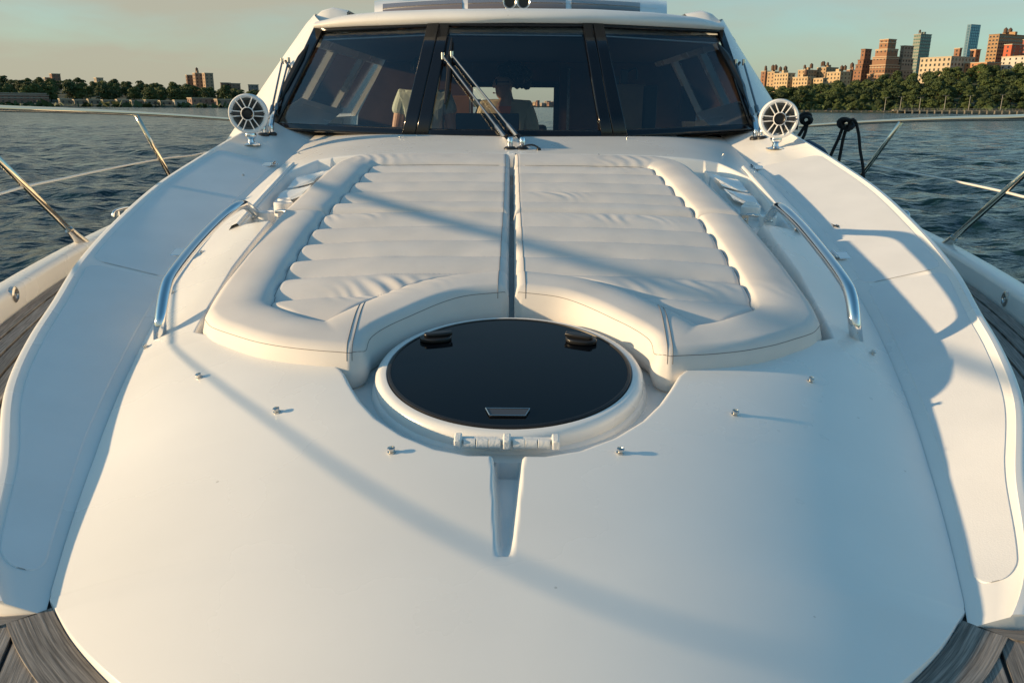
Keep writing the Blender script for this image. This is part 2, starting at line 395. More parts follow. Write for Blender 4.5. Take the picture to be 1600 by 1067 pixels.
def side_panels():
    for sg in (-1, 1):
        ys = np.linspace(1.155, 6.2, 220); xs = xseam(np.minimum(ys, 5.4)); xo = xout(ys); zs = zseam(ys); zo = zpan(ys)
        w = xo-xs; cols = []
        def p(t, dz): cols.append(np.stack([sg*(xs+w*t), ys, zs*(1-t)+zo*t+dz], 1))
        lip = np.minimum(.014, w*.2)/w
        p(0*w, 0*w-.002); p(np.minimum(.012/w, .2), 0*w); p(.5+0*w, 0*w); p(1-lip*1.2, 0*w); p(1-lip, 0*w+.004); p(1-lip*.3, 0*w+.001)
        for k in range(1, 6):
            a = k/5*math.pi/2; cols.append(np.stack([sg*(xo+.012*math.sin(a)), ys, zo-.012*(1-math.cos(a))], 1))
        cols.append(np.stack([sg*(xo+.03), ys, np.minimum(zo-.02, TEAK+.04)], 1)); cols.append(np.stack([sg*(xo+.032), ys, 0*ys+TEAK-.05], 1))
        G = np.stack(cols, 1); m = MB().grid(G, flip=(sg > 0))
        n = len(cols); m.f.append(tuple(range(n)) if sg > 0 else tuple(range(n))[::-1])
        pan = m.build('side_panel', 'gelcoat', yacht, angle=60)
        for (y0, y1) in ((1.26, 2.80), (2.835, 4.55)):
            yy = (y0+y1)/2-(y1-y0)/2*np.cos(np.linspace(0, math.pi, 110)); g = []; e = 1-np.minimum(1, np.minimum(yy-y0, y1-yy)/.05); e = 1-np.sqrt(np.maximum(0, 1-e*e))
            a = np.minimum(.03, (xout(yy)-xseam(yy))*.14); b = np.minimum(.032, (xout(yy)-xseam(yy))*.17)
            w2 = xout(yy)-xseam(yy); rc = np.minimum(.04, w2*.25); ta = (a+e*rc)/w2; tb = 1-(b+e*rc)/w2; rows = []
            for t, dz in ((ta, -.002), (ta+.006/w2, .002), ((ta+tb)/2, .002), (tb-.006/w2, .002), (tb, -.002)):
                rows.append(np.stack([sg*(xseam(yy)+w2*t), yy, zseam(yy)*(1-t)+zpan(yy)*t+dz], 1))
            MB().grid(np.stack(rows, 1), flip=(sg > 0)).build('nonslip_pad', 'nonslip', pan, angle=12)
        pts = ([(250+33, 397), (421, 259)] if sg < 0 else [(1313, 402), (1182, 264)])
        for q in pts:
            c = hit(*q, y0=1.6); hM = Matrix.Rotation(math.atan(PB), 3, 'X')
            h = MB().box((c[0]+sg*.012, c[1], c[2]+.006), (.055, .075, .006), hM).tube([(c[0]-sg*.022, c[1]-.03, c[2]+.008), (c[0]-sg*.022, c[1]+.03, c[2]+.018)], .007)
            h.box((c[0]-sg*.034, c[1], c[2]+.006), (.02, .03, .006), hM).build('hinge', 'chrome', pan, bevel=.002)
        if sg > 0:
            c = hit(1306, 355, y0=2); mm = MB().lathe([(.006, 0), (.006, .003), (.002, .004)], (c[0], c[1], c[2]+.003), n=10)
            for k in range(7):
                a = k*.9+.2; l = .014+.012*((k*7) % 3)/2
                mm.tube([(c[0], c[1], c[2]+.005), (c[0]+l*math.cos(a), c[1]+l*math.sin(a), c[2]+.004+PB*l*math.sin(a)+.002)], .0016, 5)
            mm.build('drain', 'black_plastic', pan)
side_panels()

# hull, bulwark, deck
YH = [-.85, -.6, 0, 1, 2, 3.13, 4.2, 6, 8, 11, 13]; XH = [.02, .26, .78, 1.33, 1.78, 2.16, 2.43, 2.74, 2.82, 2.72, 2.6]
def xhull(y): return spl(y, YH, XH)
def build_hull():
    ys = np.concatenate([np.linspace(-.85, 0, 18)[:-1], np.linspace(0, 13, 60)])
    for sg in (-1, 1):
        xh = xhull(ys); cap = np.interp(ys, [0, 1.6, 3.0, 13], [-.80, -.795, -.74, -.74])
        prof = [(-.105, TEAK-.02), (-.10, -.725), (-.092, -.707), (-.075, -.70), (-.01, -.70), (.006, -.707), (.012, -.725), (.012, -.78)]
        G = np.stack([np.stack([sg*np.maximum(xh+dx, .004), ys, 0*ys+dz+cap+.70], 1) for dx, dz in prof], 1)
        b = MB().grid(G, flip=(sg > 0)).build('bulwark', 'gelcoat', yacht, angle=60)
        for q in ([(22, 460)] if sg < 0 else [(1572, 467)]):
            d = ray(*q); yq = 3.2
            for _ in range(30):
                p = CAM+d*(yq/d[1]); yq += ((float(xhull(p[1]))-.10)-abs(p[0]))*.5*(1 if True else 0)
            p = CAM+d*(yq/d[1])
            M = Matrix.Rotation(-sg*math.pi/2, 3, 'Y') @ Matrix.Identity(3)
            MB().lathe([(.034, -.01), (.034, .006), (.028, .010), (.020, .010), (.018, .004), (.008, .004), (.006, .009)], p, Matrix.Rotation(-sg*.22, 3, 'Z') @ M, n=20).build('courtesy_light', 'chrome_dull', b)
    V = []; ys2 = ys
    rows = []
    for dx, z in ((.012, -.78), (.0, -1.2), (-.10, -1.9), (-.35, -2.6), (-.8, -3.3)):
        L_ = np.stack([-np.maximum(xhull(ys2)+dx, .002), ys2+max(0, -dx)*.8, 0*ys2+z], 1); rows.append(L_)
    m = MB()
    for sg in (-1, 1):
        G = np.stack([r*np.array([-sg, 1, 1]) for r in rows], 1); m.grid(G, flip=(sg > 0))
    n0 = len(m.v)
    m.build('hull', 'gelcoat', yacht, angle=60)
    # caulked sub-deck
    m = MB(); G = np.stack([np.stack([t*(xhull(ys)-.095), ys, 0*ys+TEAK-.010], 1) for t in np.linspace(-1, 1, 9)], 1)
    return m.grid(G, flip=True).build('teak_deck', 'caulk', yacht)
deck = build_hull()
def plank(poly, parent=None, z=TEAK, th=.012):
    """poly: centreline-following quads as two edge lists (left pts, right pts)"""
    a, b = poly; n = len(a); m = MB(); v = []; uv = []; L = 0
    for i in range(n):
        if i: L += math.dist(a[i], a[i-1])
        wd = math.dist(a[i], b[i])
        for (p, dz, w) in ((a[i], -th, 0), (a[i], 0, 0), (b[i], 0, wd), (b[i], -th, wd)):
            v.append((p[0], p[1], z+dz)); uv.append((L, w))
    f = []
    for i in range(n-1):
        for k in range(3): q = i*4+k; f.append((q, q+4, q+5, q+1))
    f += [(0, 1, 2, 3), ((n-1)*4+3, (n-1)*4+2, (n-1)*4+1, (n-1)*4)]
    m.add(v, f); m.uv = uv
    # make the top face up whatever the winding
    e1 = Vector((a[1][0]-a[0][0], a[1][1]-a[0][1], 0)); e2 = Vector((b[0][0]-a[0][0], b[0][1]-a[0][1], 0))
    if e1.cross(e2).z < 0: m.f = [q[::-1] for q in m.f]
    return m.build('plank', 'teak', parent or deck, smooth=False)
def build_teak():
    g = .0055
    for sg in (-1, 1):
        # side deck lanes parallel to the bulwark
        lanes = 13; pw = .062
        for k in range(lanes):
            o0 = .11+k*pw+g; o1 = .11+(k+1)*pw-g
            ys = np.linspace(.6, 6.0, 120); xa = xhull(ys)-o0; xb = xhull(ys)-o1
            lim = xout(np.maximum(ys, 1.155))+.034+.06
            ok = (xb > lim) & (ys > 1.32 + .0*k)
            idx = np.where(ok)[0]
            if len(idx) < 3: continue
            s = idx[0]; e = idx[-1]
            # break boards with a butt joint
            cut = s+int((e-s)*(.25+.5*((k*0.37) % 1)))
            for (i0, i1) in ((s, cut), (cut, e)):
                if i1-i0 < 2: continue
                a = [(sg*xa[i], ys[i]+(.004 if i == i0 else 0)) for i in range(i0, i1+1)]; b = [(sg*xb[i], ys[i]+(.004 if i == i0 else 0)) for i in range(i0, i1+1)]
                plank((a, b))
        # covering board beside the panel wall
        ys = np.linspace(1.30, 6.0, 90); xi = xout(ys)+.036; 
        plank(([(sg*x, y) for x, y in zip(xi, ys)], [(sg*(x+.055), y) for x, y in zip(xi, ys)]))
        # covering board round the nose of the coachroof
        yy = np.linspace(.74, 1.172, 26); xx = spl(yy, YN, XN); nx = []; a = []; b = []
        for i in range(len(yy)):
            j0, j1 = max(i-1, 0), min(i+1, len(yy)-1); t = Vector((xx[j1]-xx[j0], yy[j1]-yy[j0])).normalized(); n = Vector((t.y, -t.x))
            a.append((sg*(xx[i]+n.x*.002), yy[i]+n.y*.002)); b.append((sg*(xx[i]+n.x*.070), yy[i]+n.y*.070))
        plank((a, b))
        # board along the front of the side panel, mitred at the nose corner
        c0 = (.782, 1.166); c1 = b[-1]; c1 = (abs(c1[0]), c1[1])
        e0 = (.90, 1.142); e1 = (.955, 1.078)
        plank(([(sg*(c0[0]+.008), c0[1]-.012), (sg*e0[0], e0[1]-.006)], [(sg*(c1[0]+.006), c1[1]-.004), (sg*e1[0], e1[1])]))
        # foredeck planks fanning out in front of them, running forward
        for k in range(13):
            x0 = .22+k*.085; P0 = []; P1 = []
            for t in np.linspace(0, 1, 14):
                ytop = float(np.interp(x0+.04, [.3, .45, .60, .70, .76, .85, .97, 1.1], [.80, .92, 1.00, 1.10, 1.14, 1.15, 1.15, 1.15]))
                y = ytop+( -.1-ytop)*t; sh = (ytop-y)*.34
                P0.append((sg*(x0-sh+g), y)); P1.append((sg*(x0+.085-sh-g), y+ (0.0)))
            plank((P0, P1), z=TEAK-.0035)
build_teak()

# snap studs
STUDS = [(229, 543), (312, 590), (433, 644), (612, 707), (969, 708), (1148, 648), (1266, 596), (1362, 553)]
SMALL = [(655, 243), (468, 241), (806, 243), (936, 244), (625, 216), (980, 217), (271, 458), (316, 395), (1130, 243), (468, 206), (1127, 211), (380, 275)]
for q in STUDS+SMALL:
    c = hit(*q); n = Vector((-(surf(c[0]+.01, c[1])-surf(c[0]-.01, c[1]))/.02, -(surf(c[0], c[1]+.01)-surf(c[0], c[1]-.01))/.02, 1)).normalized()
    k = 1.0 if q in STUDS else .8
    M = n.to_track_quat('Z', 'Y').to_matrix()
    MB().lathe([(.0085*k, -.004), (.0085*k, .003*k), (.0055*k, .004*k), (.0055*k, .007*k), (.0078*k, .0085*k), (.0078*k, .0115*k), (.005*k, .0125*k), (.0035*k, .009*k), (.001, .009*k)], c, M, n=14).build('snap_stud', 'chrome_dull', yacht)

# round hatch
def build_hatch():
    hs = math.atan(.14); M = Matrix.Rotation(hs, 3, 'X'); c = (-.004, 1.912, -.632)
    ring = MB().lathe([(.352, -.10), (.348, -.055), (.344, -.040), (.336, -.036), (.337, -.030), (.336, -.012), (.330, -.003), (.320, .001), (.309, .001), (.305, -.004)], c, M, n=128).build('deck_hatch', 'gelcoat', yacht, angle=50)
    MB().lathe([(.3055, -.012), (.3055, .0035), (.302, .0055), (.2975, .0055), (.2965, .003)], c, M, n=128).build('gasket', 'black_rubber', ring, angle=50)
    MB().lathe([(.2965, -.004), (.2965, .0035), (.0005, .0042)], c, M, n=128).build('hatch_glass', 'hatch_glass', ring, angle=50)
    hp = (c[2]-.14*c[1], .14)
    for (q, a) in (((681, 533), .25), ((908, 536), -.35)):
        p = at(*q, pl=hp); p[2] += .004; sx = 1 if a > 0 else -1
        Z = Matrix.Rotation(a, 3, 'Z'); out = []
        for k in range(24):
            t = 2*math.pi*k/24; out.append((.043*math.copysign(abs(math.cos(t))**.8, math.cos(t)), .024*math.sin(t)*(1.1-.25*sx*math.cos(t)*-1)))
        h = MB().prism(out, 0, .012, M @ Z, p)
        bar = [(-.05, -.010), (-.02, -.014), (.03, -.012), (.036, 0), (.03, .012), (-.02, .014), (-.05, .010)]
        h.prism([(x*-sx*.9, y*.8) for x, y in bar][::(1 if sx < 0 else -1)], .0115, .022, M @ Z, p)
        h.build('latch_handle', 'black_plastic', ring, bevel=.003)
    p = at(793, 648, pl=hp)
    tr = [(-.050, .016), (.050, .016), (.040, -.016), (-.040, -.016)]
    MB().prism(tr[::-1], .003, .0075, M, p).build('vent_window', 'smoke_plastic', ring, bevel=.002)
    for i in range(4):
        a, b = tr[i], tr[(i+1) % 4]; MB().tube([Vector(p)+M @ Vector((*a, .008)), Vector(p)+M @ Vector((*b, .008))], .0013, 6).build('vent_rim', 'chrome_dull', ring)
    # hinge
    p = at(792, 686, pl=hp); p = Vector(p); m = MB()
    m.box(p+M @ Vector((0, .004, -.006)), (.205, .018, .012), M)
    for x in (-.104, 0, .104): m.box(p+M @ Vector((x, -.002, -.004)), (.016, .034, .022), M)
    m.build('hinge', 'painted_hinge', ring, bevel=.003)
    for x in (-.079, -.052, -.026, .026, .052, .079):
        MB().tube([p+M @ Vector((x-.0125, -.008, -.006)), p+M @ Vector((x+.0125, -.008, -.006))], .0105, 14).build('hinge_knuckle', 'painted_hinge', ring, bevel=.001)
build_hatch()

# handrails on the coachroof
def build_handrails():
    for sg, foot, pts, aft in ((-1, (250, 524), [(251, 500), (258, 455), (270, 428), (310, 378), (350, 338), (378, 320)], (400, 334)),
                               (1, (1338, 528), [(1335, 505), (1330, 465), (1318, 438), (1282, 390), (1245, 347), (1217, 324)], (1201, 340))):
        f0 = hit(*foot, y0=1.7); f1 = hit(*aft, y0=2.2)
        P = [f0-np.array([0, 0, .02]), f0]
        n = len(pts); hs = [.045, .10, .118, .118, .115, .105]; 
        for k, q in enumerate(pts):
            x0 = np.interp(k/(n-1), [0, 1], [f0[0], f1[0]])
            # depth from height above the coachroof
            g = lambda x, y, h=hs[k]: surf(x, y)+h
            P.append(hit(*q, f=g, y0=1.7))
        P[0] = f0-.03*(P[2]-f0)/np.linalg.norm(P[2]-f0)
        P += [f1+(P[-1]-f1)*.35+np.array([0, .01, .0]), f1, f1-np.array([0, 0, .02])]
        MB().tube(P, .0185, 16, smooth=5).build('handrail', 'chrome', yacht, angle=180)
build_handrails()

# side pockets beside the rear cushions
def build_pockets():
    for sg in (-1, 1):
        for (x, y, r, h) in ((1.02, 3.50, .042, .05), (1.075, 3.42, .036, .045), (1.05, 3.62, .03, .035)):
            z = float(H(x, y))-.05
            MB().lathe([(r, -.02), (r, h), (r*.9, h+.004), (r*.8, h), (r*.75, .0), (.002, -.002)], (sg*x, y, z), n=28).build('cup_holder', 'gelcoat_gloss', yacht)
        z = float(H(1.0, 3.37))
        MB().tube([(sg*.955, 3.34, z-.02), (sg*.97, 3.36, z+.0), (sg*1.02, 3.38, z-.005)], .008, 8, smooth=3).box((sg*.955, 3.35, z-.02), (.03, .02, .05)).build('latch', 'chrome_dull', yacht, bevel=.002)
        for (y0, y1) in ((3.66, 3.86), (3.9, 4.12)):
            pts = []
            m = MB(); G = []
            for t in np.linspace(0, 1, 8):
                y = y0+(y1-y0)*t; row = []
                for s_ in np.linspace(0, 1, 6):
                    x = .985+.13*s_; row.append((sg*x, y, float(H(x, y))-.035+.003*math.sin(t*6+s_*4)+.010*(s_-.5)**2*4))
                G.append(row)
            m.grid(np.array(G), flip=(sg < 0)).build('locker_lid', 'gelcoat_gloss', yacht, angle=180)
        # raised rib outside the pocket
        ys = np.linspace(3.28, 4.32, 20); rows = []
        for dx, dz in ((-.022, -.03), (-.018, .010), (-.010, .016), (.012, .014), (.03, -.006)):
            x = np.interp(ys, [3.28, 4.32], [1.165, 1.205])+dx; rows.append(np.stack([sg*x, ys, H(x, ys)+dz], 1))
        MB().grid(np.stack(rows, 1), flip=(sg > 0)).build('rib', 'gelcoat', yacht)
build_pockets()

# ------------------------------------------------------------------ CUSHIONS
def zpad(y, x=0.):
    y = np.asarray(y, float); return -.532+.148*(y-2.4)-.05*(np.abs(x)/.88)**3*np.interp(y, [2.2, 3.2, 4.0], [1, .6, .2])
def hp(*qs):
    g = lambda x, y: float(zpad(y, x))+.004
    P = [hit(*q, f=g, y0=1.5) for q in qs]; return (sum(abs(p[0]) for p in P)/len(P), sum(p[1] for p in P)/len(P))
CF = [hp((548, 562), (1040, 562)), hp((500, 559), (1085, 559)), hp((420, 549), (1180, 546)), hp((362, 532), (1230, 531)), hp((330, 518), (1262, 519)), hp((319, 503), (1274, 506))]
CO = [CF[-1], hp((330, 480), (1262, 484)), hp((355, 443), (1236, 446)), hp((400, 385), (1190, 386)), hp((452, 326), (1143, 329))]
def resample(P, n):
    P = np.asarray(P, float); d = np.r_[0, np.cumsum(np.linalg.norm(np.diff(P, axis=0), axis=1))]; t = np.linspace(0, d[-1], n)
    return np.stack([np.interp(t, d, P[:, 0]), np.interp(t, d, P[:, 1])], 1)
def polyd(X, Y, L):
    d = np.full(X.shape, 1e9)
    for a, b in zip(L[:-1], L[1:]):
        a = np.array(a); e = np.array(b)-a; t = np.clip(((X-a[0])*e[0]+(Y-a[1])*e[1])/(e@e+1e-12), 0, 1)
        d = np.minimum(d, np.hypot(X-a[0]-e[0]*t, Y-a[1]-e[1]*t))
    return d
def smoothpl(L, n=40):
    L = np.asarray(L, float); d = np.r_[0, np.cumsum(np.linalg.norm(np.diff(L, axis=0), axis=1))]; t = np.linspace(0, d[-1], n)
    return np.stack([spl(t, d, L[:, 0]), spl(t, d, L[:, 1])], 1)
QF = [2.16, 2.345, 2.525, 2.70, 2.878, 3.055, 3.255]; QRr = [3.235, 3.405, 3.575, 3.75, 3.93, 4.06]
def gapx(y): return np.interp(y, [2.3, 4.2], [-.004, -.030])
def cushion(sg, rear):
    gi = .008
    if not rear:
        arc = smoothpl([(.0, 2.322), (.14, 2.277), (.275, 2.135), (.36, 1.995), (CF[0][0]-.022, CF[0][1]+.012), CF[0]], 60)
        fr = smoothpl(CF, 50)
        front = resample(np.vstack([arc, fr[1:]]), 180)
        outer = smoothpl(CO[:-1]+[(CO[-1][0], 3.235)], 210)
        rearL = resample([(.0, 3.24), (.45, 3.245), (.72, 3.25), (CO[-1][0], 3.235)], 180); inner = resample([(.0, 2.322), (.0, 3.24)], 210)
        bol = np.vstack([front, outer])
    else:
        front = resample([(.0, 3.25), (.45, 3.256), (.72, 3.262), (CO[-1][0], 3.248)], 180)
        outer = resample(smoothpl([(CO[-1][0], 3.248), (.905, 3.6), (.885, 3.86), (.858, 4.06), (.80, 4.18), (.73, 4.225)], 60), 210)
        rearL = resample([(.0, 4.232), (.4, 4.236), (.73, 4.225)], 180); inner = resample([(.0, 3.25), (.0, 4.232)], 210)
        bol = np.vstack([outer, rearL[::-1]])
    nu, nv = 180, 210; u = np.linspace(0, 1, nu)[None, :, None]; v = np.linspace(0, 1, nv)[:, None, None]
    c00, c10, c01, c11 = front[0], front[-1], rearL[0], rearL[-1]
    G = (1-v)*front[None]+v*rearL[None]+(1-u)*inner[:, None]+u*outer[:, None]-((1-u)*(1-v)*c00+u*(1-v)*c10+(1-u)*v*c01+u*v*c11)
    X, Y = G[..., 0], G[..., 1]
    allb = np.vstack([front, outer[1:], rearL[::-1][1:], inner[::-1][1:]])
    de = polyd(X, Y, allb); db = polyd(X, Y, bol)
    wb = .185 if not rear else np.where(Y > 4.0, .19, .185)
    t = np.clip(db/wb, 0, 1); hbol = .031*np.sqrt(np.maximum(0, 1-(np.maximum(t-.42, (t-.42)*.55)/.58)**2))
    ql = np.array(QRr if rear else QF); i = np.clip(np.searchsorted(ql, Y)-1, 0, len(ql)-2)
    q = np.clip((Y-ql[i])/(ql[i+1]-ql[i]), 0, 1); hq = .019*(1-np.abs(2*q-1)**2.3) - .010
    dl = np.minimum(q, 1-q)*.18
    hq += .0012*vnoise(X*17+i*7, Y*6, 11+sg)*np.exp(-dl/.025) + .0012*vnoise(X*7, Y*7, 5)
    # inner side seam puff
    hq -= .012*np.exp(-(X/.02)**2)*0
    k = np.clip((db-wb)/.014, 0, 1)
    if not rear:
        # the bolster over the hatch fades into the quilting near the middle
        pass
    h = np.where(db < wb, np.maximum(hbol, -.004), hq)
    h = h - .008*np.exp(-((db-wb)/.007)**2)
    # wrinkles
    wr = [(-.40, 2.35, .13, .055), (.42, 3.15, .16, .05), (.55, 2.42, .20, .07), (-.35, 2.42, .10, .05), (-.62, 3.17, .10, .05), (.2, 3.5, .1, .06), (.6, 4.1, .12, .08), (-.68, 4.1, .12, .08)]
    for (wx, wy, sx, sy) in wr:
        e = np.exp(-((X*sg-wx)/sx)**2-((Y-wy)/sy)**2); h = h+e*.0026*np.sin((X*sg*95+Y*60)+4.5*vnoise(X*9, Y*9, 8))*(.6+.6*vnoise(X*11, Y*11, 31))
    h += .0006*vnoise(X*14, Y*14, 21+sg)
    r = .034
    drop = np.where(de < r, r-np.sqrt(np.maximum(0, r*r-(r-de)**2)), 0)
    Zt = zpad(Y, X)+h-drop
    # bolster-free inner and split edges sit a little lower
    V = np.stack([X, Y, Zt], -1)
    bi = [(0, j) for j in range(nu)]+[(a, nu-1) for a in range(1, nv)]+[(nv-1, j) for j in range(nu-2, -1, -1)]+[(a, 0) for a in range(nv-2, 0, -1)]
    B = np.array([V[a, b] for a, b in bi]); nb = len(B)
    T = np.roll(B, -1, 0)-np.roll(B, 1, 0); N = np.stack([T[:, 1], -T[:, 0]], 1); N /= np.linalg.norm(N, axis=1)[:, None]+1e-9
    base = zpad(B[:, 1], B[:, 0])-np.interp(B[:, 1], [1.9, 2.3, 4.2], [.085, .10, .11])
    rows = []
    bul = 0. if rear else 1.
    for s_, o_ in ((.25, .006), (.6, .008), (.85, .002), (1, -.012)):
        p = B.copy(); p[:, :2] += N*o_*np.where(B[:, :1] < .02, .0, 1); p[:, 2] = B[:, 2]*(1-s_)+base*s_; rows.append(p)
    Vall = np.vstack([V.reshape(-1, 3)]+rows)
    Q = gridq(nv, nu).tolist(); idx = [a*nu+b for a, b in bi]
    prev = idx; off = nv*nu
    for k in range(len(rows)):
        cur = list(range(off+k*nb, off+(k+1)*nb))
        for a in range(nb): b = (a+1) % nb; Q.append([prev[a], cur[a], cur[b], prev[b]])
        prev = cur
    Vall[:, 0] += gi
    lines = []
    if not rear:
        ii = np.arange(0, nu, 2); L = V[1, ii].copy(); L[:, 2] += .0; lines.append(L)          # piping along the front face
        j = int(np.argmin(np.hypot(front[:, 0]-CF[0][0], front[:, 1]-CF[0][1])))
        for dj in (-1, 1): lines.append(V[0:56, np.clip(j+dj, 0, nu-1)].copy()+np.array([0, 0, .0008]))
        pass
    a_in = V[:, 5].copy(); lines.append(a_in+np.array([0, 0, .0006]))
    # seam between bolster and quilting
    msk = []
    for a in range(2, nv-2):
        row = db[a]-(wb if not rear else .185); s_ = np.where((row[:-1] > 0) & (row[1:] <= 0))[0]
        if len(s_): msk.append(V[a, s_[-1]])
    if len(msk) > 4: lines.append(np.array(msk)+np.array([0, 0, .0005]))
    def place(P):
        P = np.array(P, float).copy(); P[:, 0] = P[:, 0]*sg+gapx(P[:, 1]); return P
    Vall = place(Vall)
    Q = np.array(Q)
    if sg < 0: Q = Q[:, ::-1]
    o = npmesh('sun_cushion', 'vinyl', Vall, Q)
    for L in lines:
        if len(L) < 4: continue
        L = L.copy(); L[:, 0] += gi
        MB().tube(place(L), .0009, 5).build('seam', 'stitch', o, angle=180)
    return o
lab = {(-1, 0): 'curved pale grey sun cushion round the hatch with bolster shadow over its quilting',
       (1, 0): 'curved pale grey sun cushion round the hatch with sunlit bolster and shaded front corner',
       (-1, 1): 'short quilted pale grey cushion by the windshield with a shaded outer bolster',
       (1, 1): 'short quilted pale grey cushion by the windshield with a sunlit rounded outer bolster'}
for sg in (-1, 1):
    for rear in (0, 1):
        tag(cushion(sg, rear), lab[(sg, rear)], 'cushion', 'sunpad cushions')

# ------------------------------------------------------------------ WINDSHIELD AND CABIN
def wsy(x, z): return 4.9+.4*(x/1.5)**2+.6*(z+.168)/.675
def ws(px, py, off=0.):
    d = ray(px, py); y = 5.2
    for _ in range(40):
        p = CAM+d*(y/d[1]); y = wsy(p[0], p[2])+off
    return CAM+d*(y/d[1])
def quadpatch(c, n=14, off=0.):
    """ruled patch on the windshield surface between pixel corners TL,TR,BR,BL"""
    G = []
    for j in np.linspace(0, 1, 5):
        row = []
        for i in np.linspace(0, 1, n):
            t = [c[0][k]*(1-i)+c[1][k]*i for k in (0, 1)]; b = [c[3][k]*(1-i)+c[2][k]*i for k in (0, 1)]
            row.append(ws(t[0]*(1-j)+b[0]*j, t[1]*(1-j)+b[1]*j, off))
        G.append(row)
    return np.array(G)
def build_windshield():
    panes = [((503, 50), (670, 41), (629, 203), (432, 194)), ((702, 39), (911, 42), (941, 207), (668, 205)), ((941, 43), (1123, 51), (1172, 196), (979, 205))]
    bars = [((492, 44), (690, 37), (689, 41.5), (503, 50.5)), ((690, 37), (925, 37), (925, 42.5), (689, 41.5)), ((925, 37), (1129, 47), (1123, 51.5), (925, 42.5)),
            ((432, 193.5), (652, 203.5), (652, 213), (418, 202)), ((652, 204), (958, 206), (958, 216), (652, 213)), ((958, 205), (1173, 195.5), (1183, 203), (958, 216)),
            ((492, 44), (504, 50), (433, 194), (418, 202)), ((1122, 51), (1129, 47), (1183, 203), (1171, 196)),
            ((669, 37.5), (687, 37), (648, 213), (628, 212)), ((688, 37), (703, 37), (669, 213), (649.5, 213)),
            ((910, 38), (925, 38), (957, 215), (940, 215)), ((926.5, 38), (942, 38), (980, 214), (958.5, 215))]
    m = MB()
    for k, b in enumerate(bars): m.grid(quadpatch(b, off=-.004-.0015*(k % 3)-(.004 if k > 5 else 0)))
    fr = m.build('windshield_frame', 'black_frame', yacht)
    sm = fr.modifiers.new('solid', 'SOLIDIFY'); sm.thickness = .02; sm.offset = 0
    for p in panes: MB().grid(quadpatch(p, 20, .006), flip=True).build('pane', 'tinted_glass', fr, angle=180)
    # thin amber sealant line in the middle of each post
    for a, b in (((688, 38), (649, 213)), ((925.5, 38), (957.5, 215))):
        MB().tube([ws(a[0]*(1-t)+b[0]*t, a[1]*(1-t)+b[1]*t, -.018) for t in np.linspace(0, 1, 6)], .0025, 6).build('sealant', 'wood_cabin', fr)
    return fr
frame = build_windshield()

